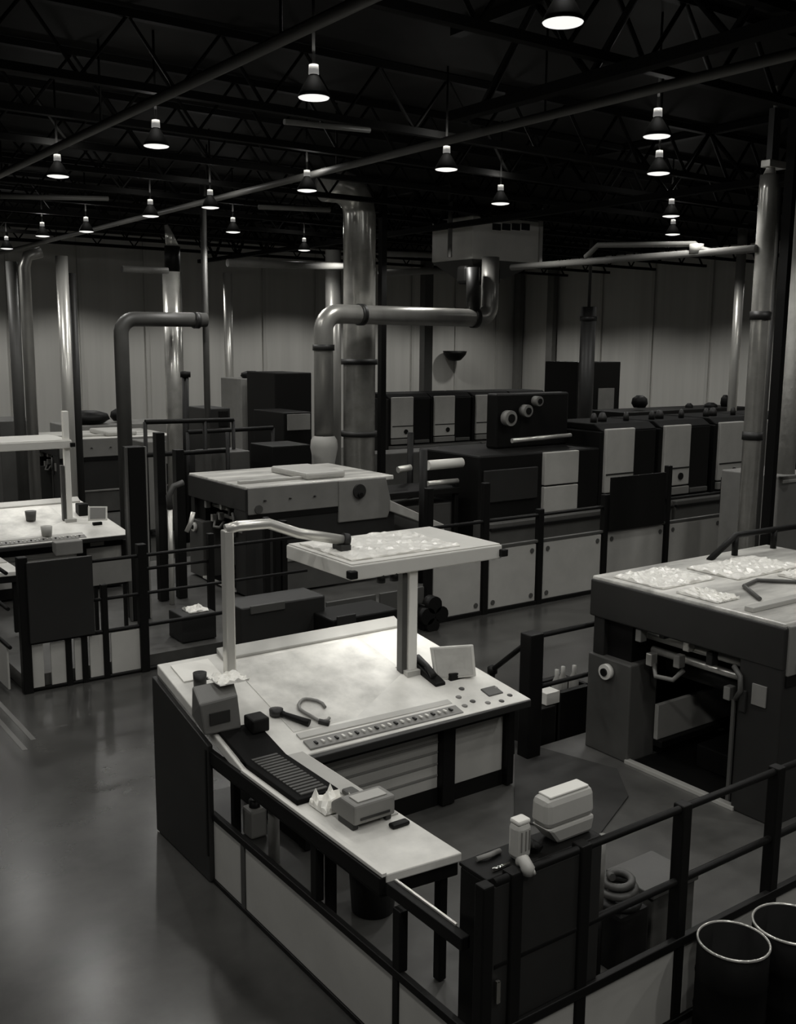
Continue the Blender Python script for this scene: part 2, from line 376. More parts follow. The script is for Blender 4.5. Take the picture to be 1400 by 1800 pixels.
# viewing booth -----------------------------------------------------------------------------
t = booth = thing('viewing_light_booth', 'grey box hood lamp on two posts above the near white desk', 'light booth', (6.85, 9.25, 1.7), 'light booths over the desks')
hood = MB().prism([(9.1, 2.93), (9.1, 3.10), (10.55, 3.10), (10.55, 2.93)], 'x', 5.95, 8.15).build('hood', 'ledge', t, .015)
box(5.97, 8.13, 9.12, 10.53, 3.10, 3.115).build('hood_lid', 'ledge', t, .004)
for x in (5.95, 8.15): box(x-.05, x+.05, 9.04, 9.14, 2.96, 3.05).build('hood_hinge', 'black', t, .012)
box(6.1, 8.0, 9.35, 10.3, 2.915, 2.93).build('diffuser', 'tube', hood)
for dx in (.3, .6): 
    p = on_y(640+dx*60, 1030, 9.3); MB().lathe([(.001, -.06), (.05, -.05), (.05, .05), (.001, .06)], (6.2+dx*.6, 9.15, 2.9), 12).build('cable_gland', 'black', t)
box(6.80, 6.92, 9.17, 9.30, surf(9.25), 2.94).build('support_post', 'paper', t, .012)
box(6.72, 6.79, 9.2, 9.31, surf(9.25), 2.9).build('cable_channel', 'dgrey', t, .008)
box(6.74, 6.98, 9.11, 9.36, surf(9.11)-.02, surf(9.36)+.015).build('base_plate', 'lgrey', t, .005)
PX, PY = 4.84, 9.88
box(PX-.058, PX+.058, PY-.058, PY+.058, surf(PY)+.02, 3.50).build('tall_post', 'pole', t, .02)
e = (6.30, 9.80, 3.24)
MB().tube([(PX-.02, PY, 3.5), (PX+.12, PY-.02, 3.53), (PX+.5, PY-.02, 3.52), (5.7, 9.83, 3.38), e], .06, 16).build('cross_arm', 'pole', t)
MB().tube([(e[0]-.02, e[1], e[2]+.005), (e[0]+.05, e[1]-.01, e[2]-.01)], .085, 16).build('arm_end_cap', 'rubber', t)
box(6.2, 6.34, 9.7, 9.9, 3.10, 3.2).build('arm_bracket', 'dark', t, .01)
al = bpy.data.lights.new('booth_light', 'AREA'); al.shape = 'RECTANGLE'; al.size = 1.8*S; al.size_y = .9*S; al.energy = 5.5; al.spread = math.radians(130); al.color = (1, .985, .95)
ao = bpy.data.objects.new('booth_light', al); COL.objects.link(ao); ao.parent = booth; ao.location = Vector((7.05, 9.82, 2.9))*S-Vector(booth.location); ao.rotation_euler = (0, 0, 0)

# things on the near desk -------------------------------------------------------------------
tag(MB().wavy(6.05, 7.6, 9.25, 10.4, lambda x, y: 3.116, 26, 18, .02).build('plastic_sheet', 'film', base=(6.8, 9.8, 3.11)), 'crumpled clear film lying on top of the near hood lamp', 'plastic sheet')
z0 = surf(9.1)
t = thing('terminal_monitor', 'boxy dark grey terminal seen from behind at the aisle end of the near desk', 'monitor', (4.45, 9.1, 1.64))
MB().hexa([(4.06, 8.88, 1.64), (4.46, 8.86, 1.64), (4.56, 9.28, 1.70), (4.12, 9.32, 1.70)], [(4.02, 8.90, 1.97), (4.44, 8.90, 1.99), (4.55, 9.22, 2.06), (4.1, 9.24, 2.05)]).build('casing', 'grey2', t, .02)
box(4.3, 4.52, 9.05, 9.3, 1.63, 1.71).build('foot', 'black', t, .01)
box(4.12, 4.34, 8.868, 8.885, 1.74, 1.86).build('back_vent', 'dark', t)
def flat(x0, x1, y0, y1, zoff, th): return MB().hexa([(x0, y0, surf(y0)+zoff), (x1, y0, surf(y0)+zoff), (x1, y1, surf(y1)+zoff), (x0, y1, surf(y1)+zoff)], [(x0, y0, surf(y0)+zoff+th), (x1, y0, surf(y0)+zoff+th), (x1, y1, surf(y1)+zoff+th), (x0, y1, surf(y1)+zoff+th)])
tag(MB().wavy(4.3, 4.62, 9.0, 9.3, lambda x, y: 2.075, 8, 8, .03).build('paper_wad', 'paper', base=(4.45, 9.15, 2.075)), 'crumpled white paper on top of the dark terminal', 'paper')
def mug(p, r, h, m, lab):
    t = thing('ink_pot', lab, 'pot', p)
    MB().lathe([(.001, 0), (r*.9, 0), (r, h), (r*.86, h), (r*.8, h*.2), (.001, h*.2)], p, 18).build('bowl', m, t)
    bar((p[0]+r*.9, p[1], p[2]+h*.5), (p[0]+r*1.35, p[1], p[2]+h*.5), r*.2).build('handle', m, t)
mug((4.42, 9.75, surf(9.75)+.003), .075, .17, 'dark', 'small dark pot behind the dark terminal on the near desk')
def handset(x, y, lab, ang=0):
    z = surf(y)
    t = thing('handheld_meter', lab, 'meter', (x, y, z))
    d = Vector((math.cos(ang), math.sin(ang), .249*math.sin(ang)))
    c = Vector((x, y, z+.045))
    MB().tube([c-d*.18, c-d*.06, c+d*.1, c+d*.17], [.04, .035, .03, .045], 12).build('grip', 'black', t)
    MB().lathe([(.001, -.04), (.07, -.035), (.075, .03), (.001, .045)], tuple(c+d*.2), 16).build('head', 'dark', t)
handset(5.05, 8.83, 'black handheld meter lying beside the dark terminal', 2.2)
t = thing('cable_loop', 'grey cable loop lying on the white sheet near the desk arm', 'cable', (5.35, 8.85, surf(8.85)))
MB().tube([(5.35+.13*math.cos(a)*(1+.2*math.sin(3*a)), 8.9+.22*math.sin(a), surf(8.9+.22*math.sin(a))+.03) for a in [i*.35 for i in range(16)]], .018, 8).build('loop', 'grey', t)
MB().tube([(5.28, 8.7, surf(8.7)+.03), (5.36, 8.62, surf(8.62)+.03)], .03, 8).build('plug', 'dark', t)
t = thing('console_screen', 'pale flat screen tilted on a dark foot at the far end of the near desk', 'screen', (7.35, 8.85, surf(8.85)))
p0, p1, p2, p3 = on_y(757, 1138, 9.05), on_y(833, 1133, 8.85), on_y(838, 1189, 8.78), on_y(766, 1196, 8.95)
def slab(q, off, m, nm, par, bev=.006):
    q = [Vector(a) for a in q]; n = (q[1]-q[0]).cross(q[3]-q[0]).normalized()
    if n.y > 0: n = -n
    return MB().hexa([a-n*off[0] for a in q], [a+n*off[1] for a in q]).build(nm, m, par, bev)
slab((p0, p1, p2, p3), (.05, 0), 'white', 'bezel', t, .012)
q = [Vector(a) for a in (p0, p1, p2, p3)]; c = sum(q, Vector())/4
slab([c+(a-c)*.86 for a in q], (-.001, .006), 'screen', 'display', t, 0)
box(7.18, 7.52, 8.86, 8.98, surf(8.86)-.01, surf(8.9)+.09).build('foot', 'black', t, .015)
t = thing('phone', 'black desk telephone beside the pale screen on the near desk', 'telephone', (6.95, 8.95, surf(8.95)))
MB().hexa([(6.93, 8.82, surf(8.82)+.004), (7.08, 8.82, surf(8.82)+.004), (7.05, 9.3, surf(9.3)+.004), (6.92, 9.3, surf(9.3)+.004)], [(6.93, 8.82, surf(8.82)+.05), (7.08, 8.82, surf(8.82)+.05), (7.05, 9.3, surf(9.3)+.13), (6.92, 9.3, surf(9.3)+.13)]).build('body', 'black', t, .015)
MB().tube([(6.96, 8.9, surf(8.9)+.1), (6.98, 9.05, surf(9.05)+.14), (6.97, 9.24, surf(9.24)+.15)], [.045, .03, .045], 10).build('handset', 'rubber', t)
tag(flat(7.4, 7.62, 8.42, 8.58, .004, .03).build('mouse_pad', 'dgrey', base=(7.5, 8.5, surf(8.5)), bevel=.01), 'small dark grey pad on the free end of the near desk', 'pad')
for i, (x, y) in enumerate(((7.05, 8.55), (7.15, 8.42), (7.3, 8.33), (7.48, 8.3), (7.0, 8.38), (7.66, 8.36), (7.6, 8.55), (7.2, 8.68))):
    tag(MB().lathe([(.001, 0), (.035, 0), (.035, .02), (.025, .028), (.001, .03)], (x, y, surf(y)+.003), 14).build('push_button', 'dgrey' if i % 2 else 'grey', base=(x, y, surf(y))),
        'round grey push button on the free end of the near desk', 'button', 'push buttons on the near desk')
tag(flat(4.3, 4.75, 9.9, 10.25, .004, .012).build('paper_sheet', 'paper', base=(4.5, 10, surf(10))), 'white sheet lying in the far corner of the near desk', 'paper')
# scanner on the arm
t = thing('sheet_scanner', 'light grey box scanner standing on the arm of the near desk', 'scanner', (4.58, 6.85, 1.46))
MB().prism([(6.62, 1.52), (7.0, 1.52), (7.0, 1.60), (6.85, 1.70), (6.62, 1.70)], 'x', 4.36, 4.78).build('housing', 'grey', t, .02)
for x in (4.4, 4.74): box(x-.03, x+.03, 6.66, 6.9, 1.462, 1.53).build('foot', 'dark', t, .01)
box(4.42, 4.72, 6.66, 6.8, 1.701, 1.712).build('top_tray', 'lgrey', t, .004)
box(4.42, 4.72, 6.612, 6.622, 1.56, 1.58).build('paper_slot', 'dark', t)
tag(MB().wavy(4.32, 4.6, 7.02, 7.3, lambda x, y: 1.47, 9, 9, .09).build('rag', 'paper', base=(4.46, 7.15, 1.47)), 'crumpled white rag behind the scanner on the desk arm', 'rag')
tag(box(4.66, 4.78, 6.92, 7.3, 1.476, 1.53).build('roller_brush', 'dgrey', base=(4.7, 7.1, 1.476), bevel=.02), 'dark brush lying beside the white rag on the desk arm', 'brush')
tag(box(4.66, 4.84, 6.48, 6.56, 1.462, 1.50).build('eraser_block', 'black', base=(4.75, 6.5, 1.462), bevel=.015), 'small black block ahead of the scanner on the desk arm', 'block')
tag(MB().hexa([(4.5, 8.7, surf(8.7)+.05), (4.7, 8.7, surf(8.7)+.05), (4.7, 8.9, surf(8.9)+.05), (4.5, 8.9, surf(8.9)+.05)], [(4.5, 8.7, 1.76), (4.7, 8.7, 1.76), (4.7, 8.9, 1.77), (4.5, 8.9, 1.77)]).build('power_pack', 'black', base=(4.6, 8.85, 1.62), bevel=.02), 'square black power pack at the end of the ribbed key tray', 'power pack')
# under the arm
jx, jy, _ = on_z(457, 1474, DZ)
t = thing('storage_jug', 'pale jug standing on the deck under the desk arm', 'jug', (jx, jy, DZ))
MB().box(jx-.1, jx+.1, jy, jy+.22, DZ+.003, .62).build('body', 'lgrey', t, .03)
MB().lathe([(.06, 0), (.06, .08), (.001, .08)], (jx, jy+.11, .62), 12).build('cap', 'dark', t)
t = thing('waste_bin', 'round black bin under the desk arm beside the pale jug', 'bin', (4.85, 7.2, DZ))
MB().lathe([(.001, .003), (.2, .003), (.25, .75), (.22, .75), (.18, .05), (.001, .05)], (4.95, 7.2, DZ), 24).build('tub', 'rubber', t)
MB().lathe([(.25, .72), (.28, .75), (.25, .78)], (4.95, 7.2, DZ), 24).build('rim', 'dark', t)
tag(bar((4.62, 8.5, DZ+.003), (4.62, 8.5, 1.25), .06).build('drain_pipe', 'lgrey', base=(4.62, 8.5, DZ)), 'pale upright pipe in the shadow under the desk arm', 'pipe')

# cabinet behind the dark panels, with bottle and white box
t = thing('tool_cabinet', 'slim black cabinet behind the dark fence panels', 'cabinet', (4.9, 5, DZ))
box(4.30, 5.34, 4.88, 5.16, DZ+.003, 1.84).build('carcass', 'black', t, .01)
box(4.30, 5.44, 4.87, 5.18, 1.84, 1.87).build('top_shelf', 'black', t, .01)
tag(bar((4.4, 4.93, 1.885), (4.56, 4.93, 1.885), .014).build('spanner', 'chrome', base=(4.48, 4.93, 1.875)), 'bright spanner on the slim black cabinet by its corner', 'spanner')
tag(MB().tube([(4.4, 5.1, 1.89), (4.5, 5.08, 1.9), (4.62, 5.1, 1.89)], .02, 8).build('cable_end', 'grey', base=(4.5, 5.1, 1.875)), 'short grey cable end on the slim black cabinet', 'cable')
t = thing('paper_towel_box', 'big rounded white box standing on the slim black cabinet', 'box', (5.16, 5.02, 1.87))
MB().hexa([(5.06, 4.95, 1.872), (5.42, 4.95, 1.872), (5.42, 5.12, 1.872), (5.06, 5.12, 1.872)], [(4.93, 4.93, 2.02), (5.43, 4.93, 2.02), (5.43, 5.13, 2.02), (4.93, 5.13, 2.02)]).build('base', 'lgrey', t, .03)
MB().hexa([(4.93, 4.93, 2.01), (5.43, 4.93, 2.01), (5.43, 5.13, 2.01), (4.93, 5.13, 2.01)], [(4.93, 4.94, 2.24), (5.42, 4.94, 2.24), (5.42, 5.12, 2.24), (4.93, 5.12, 2.24)]).build('hood_cover', 'lgrey', t, .05)
MB().box(4.98, 5.38, 4.965, 5.095, 2.236, 2.255).build('lid', 'plastic', t, .008)
t = thing('spray_bottle', 'white bottle with a loose cap hanging on the fence by the white box', 'bottle', (4.66, 4.98, 1.87))
MB().box(4.62, 4.76, 4.91, 5.03, 1.873, 2.15).build('body', 'lgrey', t, .04)
MB().box(4.63, 4.75, 4.92, 5.02, 2.14, 2.18).build('shoulder', 'plastic', t, .015)
for x in (4.65, 4.69, 4.725): box(x, x+.008, 4.903, 4.91, 1.95, 2.1).build('side_rib', 'grey', t)
t = thing('work_glove', 'pale work glove draped over the fence rail under the white bottle', 'glove', (4.56, 4.74, 1.82))
MB().tube([(4.555, 4.735, 1.885), (4.56, 4.74, 1.93), (4.57, 4.79, 1.965), (4.58, 4.84, 1.93)], [.035, .05, .045, .04], 12).build('palm', 'lgrey', t)
MB().tube([(4.60, 4.735, 1.91), (4.61, 4.73, 1.88)], .016, 8).build('thumb', 'lgrey', t)
tag(MB().tube([(4.8, 4.95, 1.90), (4.84, 5.0, 1.93), (4.86, 4.93, 1.9)], .035, 8).build('black_rag', 'black', base=(4.83, 4.96, 1.87)), 'black rag between white bottle and white box', 'rag')
# inside the pen behind the open fence
t = thing('shop_vacuum', 'dark drum vacuum with a pale coiled hose on its lid inside the fence', 'vacuum', (6.2, 5.35, DZ))
box(6.03, 6.40, 5.15, 5.55, DZ+.003, .84).build('drum', 'black', t, .04)
MB().lathe([(.001, 0), (.2, 0), (.2, .05), (.001, .06)], (6.21, 5.35, .84), 20).build('lid', 'dark', t)
MB().tube([(6.19+.16*math.cos(a)*(1-.03*a), 5.32+.15*math.sin(a)*(1-.03*a), .93+.011*a) for a in [i*.4 for i in range(40)]], .034, 8).build('coiled_hose', 'dgrey', t)
t = thing('broom', 'pole with a pale upper half standing beside the drum vacuum', 'broom', (5.93, 5.3, DZ)); bar((5.93, 5.3, DZ+.003), (5.93, 5.3, .86), .03).build('lower_pole', 'black', t); bar((5.93, 5.3, .86), (5.93, 5.3, 1.55), .03).build('handle', 'grey', t, label='pale upper handle')
t = thing('grey_tote', 'mid grey tote box behind the fence beside the drum vacuum', 'crate', (6.6, 5.4, DZ))
box(6.48, 7.05, 5.2, 5.7, DZ+.003, .88).build('body', 'dgrey', t, .02)
box(6.46, 7.07, 5.18, 5.72, .84, .89).build('rim', 'dgrey', t, .01)
tag(MB().prism([on_z(905, 1302, .31)[:2], on_z(1085, 1352, .31)[:2], on_z(1105, 1400, .31)[:2], on_z(1045, 1480, .31)[:2], on_z(905, 1440, .31)[:2]], 'z', .302, .318).build('rubber_mat', 'mat_', base=(7.5, 7, .302)), 'dark rubber mat on the deck between desk and near press', 'mat')
# stair fence at the back of the pen
t = thing('stair_rail', 'black stair railing with a thick gate post behind the near desk', 'railing', (8.6, 9.0, DZ))
box(8.49, 8.72, 8.9, 9.1, DZ+.003, 1.94).build('gate_post', 'black', t, .015)
bar((8.6, 9.0, 1.88), (12.2, 9.0, 1.88), .035).build('top_rail', 'black', t)
bar((8.6, 9.0, 1.2), (12.2, 9.0, 1.2), .03).build('middle_rail', 'black', t)
bar((8.6, 9.0, 1.86), on_y(866, 1178, 10.0), .035).build('sloping_rail', 'black', t)
p = on_y(866, 1178, 10.0); bar((p[0], p[1], .0), (p[0], p[1], p[2]+.02), .04).build('newel_post', 'black', t)
MB().lathe([(.001, -.08), (.07, -.04), (.07, .04), (.001, .08)], p, 14).build('newel_knob', 'black', t)
t = thing('parts_crate', 'open black crate of pale bottles behind the stair railing', 'crate', (9.9, 9.6, DZ))
x0, _, z0 = on_y(986, 1262, 9.45); x1, _, z1 = on_y(1037, 1205, 9.45)
box(x0, x1+.05, 9.45, 9.55, .02, z1).build('front', 'black', t, .01); box(x0, x1+.05, 9.95, 10.05, .02, z1).build('back', 'black', t, .01)
box(x0, x0+.06, 9.5, 10.0, .02, z1).build('side', 'black', t); box(x1, x1+.06, 9.5, 10.0, .02, z1).build('side', 'black', t)
box(x0, x1, 9.5, 10.0, .02, .1).build('bottom', 'black', t)
for i in range(3):
    xx = x0+.15+i*.17
    MB_ = MB().lathe([(.001, 0), (.07, 0), (.07, .75), (.03, .85), (.03, .95), (.001, .95)], (xx, 9.7+.05*(i % 2), .1), 14)
    tag(MB_.build('bottle', 'lgrey', base=(xx, 9.7, .1)), ['pale bottle at the end of the black crate by the gate post', 'pale bottle in the middle of the black crate', 'pale bottle at the press end of the black crate'][i], 'bottle', 'bottles in the black crate')
x0, _, z0 = on_y(922, 1280, 9.3); x1, _, z1 = on_y(974, 1238, 9.3)
tag(box(x0, x1, 9.25, 9.6, 0.003, z1).build('black_box', 'black', base=(x0, 9.3, 0), bevel=.02), 'low black box behind the gate post', 'box')
x0, _, z0 = on_y(952, 1232, 9.4); x1, _, z2 = on_y(976, 1210, 9.4)
tag(box(x0, x1, 9.3, 9.5, z1+.003, z2).build('white_carton', 'plastic', base=(x0, 9.4, z1), bevel=.01), 'small white carton on the low black box', 'carton')

# drums by the fence
def drum(x, y, h, r, lab):
    t = thing('waste_drum', lab, 'drum', (x, y, 0), 'black drums by the fence')
    MB().lathe([(.001, .003), (r*.97, .003), (r, .02), (r, h*.33), (r*1.02, h*.35), (r, h*.37), (r, h*.66), (r*1.02, h*.68), (r, h*.7), (r, h), (r*.95, h), (r*.95, .05), (.001, .05)], (x, y, 0), 40).build('shell', 'void', t)
    MB().lathe([(r*.96, h-.002), (r*.968, h+.010), (r*1.0, h+.014), (r*1.025, h+.006), (r*1.025, h-.006), (r*1.0, h-.01)], (x, y, 0), 40).build('rolled_rim', 'steel', t)
drum(6.44, 4.36, .9, .275, 'open black drum with a bright rolled rim whose whole mouth shows by the fence')
drum(7.03, 4.24, .9, .30, 'open black drum partly cut off by the picture edge beside another drum')

# ================================================================ PRESS DELIVERY (copied for each row)
FX, Y0, Y1, ZT = 9.48, 6.02, 8.84, 2.60
def RX(px, py): return on_x(px, py, FX)
t = delivery = thing('press_delivery', 'dark fronted press delivery with a bright cluttered lid beside the near pen', 'printing press', (FX, Y0, DZ), 'press deliveries')
XE = 13.2
box(FX, XE, Y0+.03, Y1, 2.5, ZT).build('top_lid', 'cover', t, .02)
box(FX-.03, FX+.1, Y0, Y1, 2.08, 2.56).build('front_header', 'dark', t, .02)
box(FX+.1, FX+.6, Y1-.62, Y1-.02, DZ, 2.1).build('far_column_core', 'black', t)
box(FX-.02, FX+.5, Y1-.72, Y1, DZ, 1.58).build('far_column', 'dgrey', t, .02)
box(FX+.02, FX+.3, Y1-.22, Y1-.04, 1.58, 2.1).build('valve_block', 'dark', t, .01)
MB().tube([(FX-.03, Y1-.36, 1.42), (FX-.10, Y1-.36, 1.42)], .1, 18).build('start_button_ring', 'plastic', t)
MB().tube([(FX-.1, Y1-.36, 1.42), (FX-.125, Y1-.36, 1.42)], .05, 16).build('start_button', 'black', t)
box(FX-.02, FX+.7, Y0, Y0+.55, DZ, 2.1).build('near_column', 'dark', t, .02)
box(FX-.05, FX-.02, Y0+.56, Y0+.60, DZ+.1, 1.6).build('guard_strip', 'dgrey', t)
box(FX-.04, FX-.02, Y0+.18, Y0+.36, 1.62, 1.86).build('warning_plate', 'grey', t, .004)
box(FX-.06, FX-.02, Y0+.42, Y0+.5, 1.5, 1.75).build('door_handle', 'dark', t, .01)
box(FX-.04, FX+.05, Y0+.5, Y1-.7, DZ, DZ+.05).build('sill', 'pole', t, .005)
box(FX+.45, FX+2.15, Y1-.80, Y1-.74, .53, 1.0).build('inner_side_plate', 'lgrey', t, .01)
box(FX+.45, FX+2.15, Y1-.88, Y1-.74, .44, .53).build('inner_ledge', 'black', t, .01)
box(FX+.06, FX+2.15, Y0+.56, Y1-.74, DZ+.001, DZ+.02).build('painted_pit_shade', 'void', t)  # black sheet added as painted shade on the floor inside the opening
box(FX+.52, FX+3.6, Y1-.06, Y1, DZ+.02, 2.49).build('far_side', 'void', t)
box(FX+.6, FX+2.15, Y0+.6, Y1-1.3, DZ+.02, .62).build('added_shade_block', 'void', t, .02)  # black block added to darken the lower part of the opening
box(FX+2.2, FX+2.3, Y0+.1, Y1-.1, DZ, 2.4).build('inner_bulkhead', 'black', t)
for i, (dx, z, r, m) in enumerate(((.35, 1.74, .05, 'steel'), (.75, 1.5, .14, 'dark'), (1.15, 1.75, .10, 'dark'), (.25, 1.95, .05, 'pole'), (.9, 1.98, .06, 'grey'))):
    bar((FX+dx, Y0+.56, z), (FX+dx, Y1-.75, z), r, 18).build('roller', m, t)
for i, (dy, dx, z) in enumerate(((.75, .12, 1.5), (1.0, .1, 1.85), (1.3, .05, 1.95), (1.45, .08, 1.7), (1.7, .1, 2.0), (1.9, .12, 1.6), (2.0, .02, 1.9))):
    MB().box(FX+dx, FX+dx+.12, Y0+dy, Y0+dy+.09, z, z+.16).build('gripper_bracket', ('grey', 'dark', 'steel')[i % 3], t, .012)
MB().tube([(FX-.02, Y0+.62, 1.98), (FX-.06, Y0+.5, 1.9), (FX-.07, Y0+.48, 1.74), (FX-.05, Y0+.55, 1.62)], .03, 8).build('air_hose', 'dgrey', t)
MB().tube([(FX+.2, Y1-.9, 1.62), (FX+.12, Y1-1.0, 1.5), (FX+.14, Y1-1.25, 1.52), (FX+.2, Y1-1.35, 1.66)], .03, 8).build('ring_hose', 'grey', t)
# pale side towards the viewer
box(FX+.02, FX+2.2, Y0-.03, Y0+.03, 2.02, 2.58).build('side_panel', 'grey', t, .015)
MB().prism([(FX+2.2, 1.66), (FX+3.5, 1.66), (FX+3.62, 1.95), (FX+3.45, 2.58), (FX+2.2, 2.58)], 'y', Y0-.05, Y0+.03).build('gear_cover', 'grey', t, .02)
box(FX+.02, FX+2.2, Y0-.02, Y0+.02, 1.9, 2.02).build('painted_side_shade', 'black', t)  # solid black strip, painted as the shade below the side panel
box(FX+.7, XE, Y0, Y0+.05, 1.0, 1.9).build('lower_side', 'dark', t)
box(FX+.7, XE, Y0-.04, Y0+.02, DZ, 1.0).build('lower_panel', 'dgrey', t, .01)
box(FX+.7, XE, Y0-.07, Y0-.02, .95, 1.0).build('side_step', 'grey', t, .008)
MB().tube([(FX+2.72, Y0-.05, 2.32), (FX+2.72, Y0-.1, 2.32)], .16, 20).build('dial', 'dark', t)
MB().tube([(FX+2.72, Y0-.1, 2.24), (FX+2.72, Y0-.15, 2.24)], .06, 14).build('dial_knob', 'black', t)
MB().tube([(FX+.25, Y0-.03, 2.13), (FX+.25, Y0-.06, 2.13)], .09, 16).build('lock_boss', 'dgrey', t)
for x in (.4, 1.0, 1.6): MB().lathe([(.001, 0), (.04, 0), (.001, .02)], (FX+x, Y0-.035, 2.3), 10).build('rivet', 'dark', t)
box(FX+1.6, FX+2.6, Y0+.3, Y1-.9, ZT, ZT+.15).build('raised_hatch', 'lgrey', t, .05)
box(FX+.1, FX+2.3, Y0+.5, Y0+.62, ZT, ZT+.06).build('lid_rib', 'lgrey', t, .01)
MB().prism([(FX+3.55, 2.05), (FX+5.1, 1.35), (FX+5.1, 1.2), (FX+3.55, 1.8)], 'y', Y0-.1, Y0+.5).build('feed_chute', 'lgrey', t, .02)
P12 = (0, 12.4, 0)
d2 = copy_tree(delivery, P12, 'press delivery with a long pale side and a dial, behind the hood lamp')
d3 = copy_tree(delivery, (0, 24.6, 0), 'distant press delivery with a pale side panel beyond the far desk')
for o in kids(delivery):
    if o.name.startswith('raised_hatch'): bpy.data.objects.remove(o)

# handrail and machine guards on the near press
t = thing('lid_handrail', 'black handrail rising from the lid of the near press', 'railing', (11, 8.6, ZT))
a, b, c = on_y(1247, 985, 8.6), on_y(1294, 941, 8.6), on_y(1420, 922, 8.6)
MB().tube([a, b, c], .045, 10).build('rail', 'black', t)
for (px, py, pb) in ((1294, 941, 982), (1362, 931, 982)):
    p, q = on_y(px, py, 8.6), on_y(px, pb, 8.6); bar((p[0], 8.6, ZT+.003), p, .045).build('post', 'black', t)
cl = [(10.1, 8.2, 1.0, .8, 'white cloth lying at the far corner of the near press lid'), (11.5, 8.0, 1.4, .8, 'large crumpled film across the near press lid'), (9.8, 7.3, .4, .6, 'small crumpled cloth by the front edge of the near press lid'),
      (12.0, 7.25, 1.1, .5, 'bundled film at the picture edge of the near press lid')]
for x, y, w, d, lab in cl:
    tag(MB().wavy(x-w/2, x+w/2, y-d/2, y+d/2, lambda a, b: ZT+.003, 22, 14, .026).build('lid_cloth', 'film', base=(x, y, ZT)), lab, 'cloth')
tag(MB().tube([(10.1, 6.8, ZT+.03), (10.5, 7.3, ZT+.03), (10.9, 7.4, ZT+.03), (11.4, 6.9, ZT+.03), (12.3, 6.7, ZT+.03)], .025, 8).build('air_hose', 'dgrey', base=(10.5, 7.3, ZT)), 'dark hose snaking over the near press lid', 'hose')

# ================================================================ CONSOLE TWO (further row)
copy_tree(console, P12, 'white inspection desk of the next row, cut by the picture edge')
b2 = copy_tree(booth, P12, 'hood lamp with a bright post over the far white desk at the picture edge')
for o in kids(b2):
    if o.name.startswith('support_post'): o.scale.z = 1.9
    elif not o.name.startswith(('base_plate', 'cable_channel')): o.location.x -= 1.2*S; o.location.z += .34*S
t = thing('console_screen', 'pale square screen on the end of the far white desk', 'screen', on_y(170, 918, 21.2))
a, b, c_, d = on_y(155, 890, 21.3), on_y(189, 890, 21.2), on_y(189, 914, 21.1), on_y(155, 915, 21.2)
slab((a, b, c_, d), (.06, 0), 'white', 'bezel', t, .01); q = [Vector(v) for v in (a, b, c_, d)]; c = sum(q, Vector())/4
slab([c+(v-c)*.8 for v in q], (-.001, .008), 'grey', 'display', t, 0)
box(c.x-.1, c.x+.1, c.y+.02, c.y+.1, surf(c.y-12.4), c.z-.2).build('foot', 'black', t, .01)
for i, (px, py, w, m, lab) in enumerate(((118, 945, .55, 'grey', 'grey carton at the front edge of the far white desk'), (82, 935, .3, 'lgrey', 'pale cup on the far white desk'), (55, 925, .25, 'dgrey', 'dark cup on the far white desk'), (145, 915, .22, 'black', 'black phone beside the square screen on the far desk'))):
    x, y, z = on_z(px, py, 1.62)
    zz = surf(y-12.4)
    if i in (1, 2): tag(MB().lathe([(.001, 0), (.1, 0), (.12, .2), (.1, .2), (.001, .04)], (x, y, zz+.02), 14).build('cup', m, base=(x, y, zz)), lab, 'cup')
    else: tag(MB().hexa([(x-w/2, y-.12, surf(y-12.52)+.003), (x+w/2, y-.12, surf(y-12.52)+.003), (x+w/2, y+.12, surf(y-12.28)+.003), (x-w/2, y+.12, surf(y-12.28)+.003)], [(x-w/2, y-.12, zz+.25), (x+w/2, y-.12, zz+.25), (x+w/2, y+.12, zz+.25), (x-w/2, y+.12, zz+.25)]).build(['carton', '', '', 'phone'][i], m, base=(x, y, zz), bevel=.02), lab, ['carton', '', '', 'telephone'][i])

# fence of the far desk's pen (left of the picture)
YF = 15.9
t = thing('guard_fence', 'black guard fence with short pale kick panels and a dark board before the far desk', 'fence', (4.2, YF, 0))
for px in (48, 122, 150, 188, 255):
    x, _, _ = on_y(px, 1190, YF); zt = {48: 2.2, 122: .9, 150: 2.1, 188: 1.6, 255: 2.2}[px]
    r = .075 if px in (48, 255) else .05
    box(x-r, x+r, YF-r, YF+r, 0, zt).build('post', 'black', t, .012)
edges = [48, 80, 84, 122, 126, 148, 153, 186, 191, 250]
for a, b in zip(edges[::2], edges[1::2]):
    box(on_y(a, 1190, YF)[0]+.06, on_y(b, 1190, YF)[0]-.02, YF-.02, YF+.01, .06, .76).build('kick_panel', 'panel', t, .006)
x0, x1 = on_y(48, 1190, YF)[0], on_y(255, 1190, YF)[0]
for nm, z, r in (('base_rail', .03, .04), ('kick_rail', .8, .035), ('middle_rail', 1.35, .028), ('top_rail', 2.0, .03)):
    bar((x0, YF, z), (x1+(3.2 if z > 1 else 2.0), YF, z), r).build(nm, 'black', t)
xa, _, za = on_y(34, 1128, YF-.05); xb, _, zb = on_y(160, 985, YF-.05)
box(xa+.15, xb, YF-.12, YF-.06, .82, 2.12).build('dark_board', 'dark', t, .01, label='large dark board on the fence')
t = thing('side_guard', 'black aisle guard with pale kick panels beside the far desk', 'fence', (4.15, YF, 0))
for y in (17.6, 19.2, 20.8): box(3.98, 4.08, y-.05, y+.05, 0, 2.0).build('post', 'black', t, .01)
for a, b in ((16.05, 17.5), (17.7, 19.1), (19.3, 20.7), (20.9, 23)): box(4.01, 4.04, a, b, .06, .74).build('kick_panel', 'panel', t)
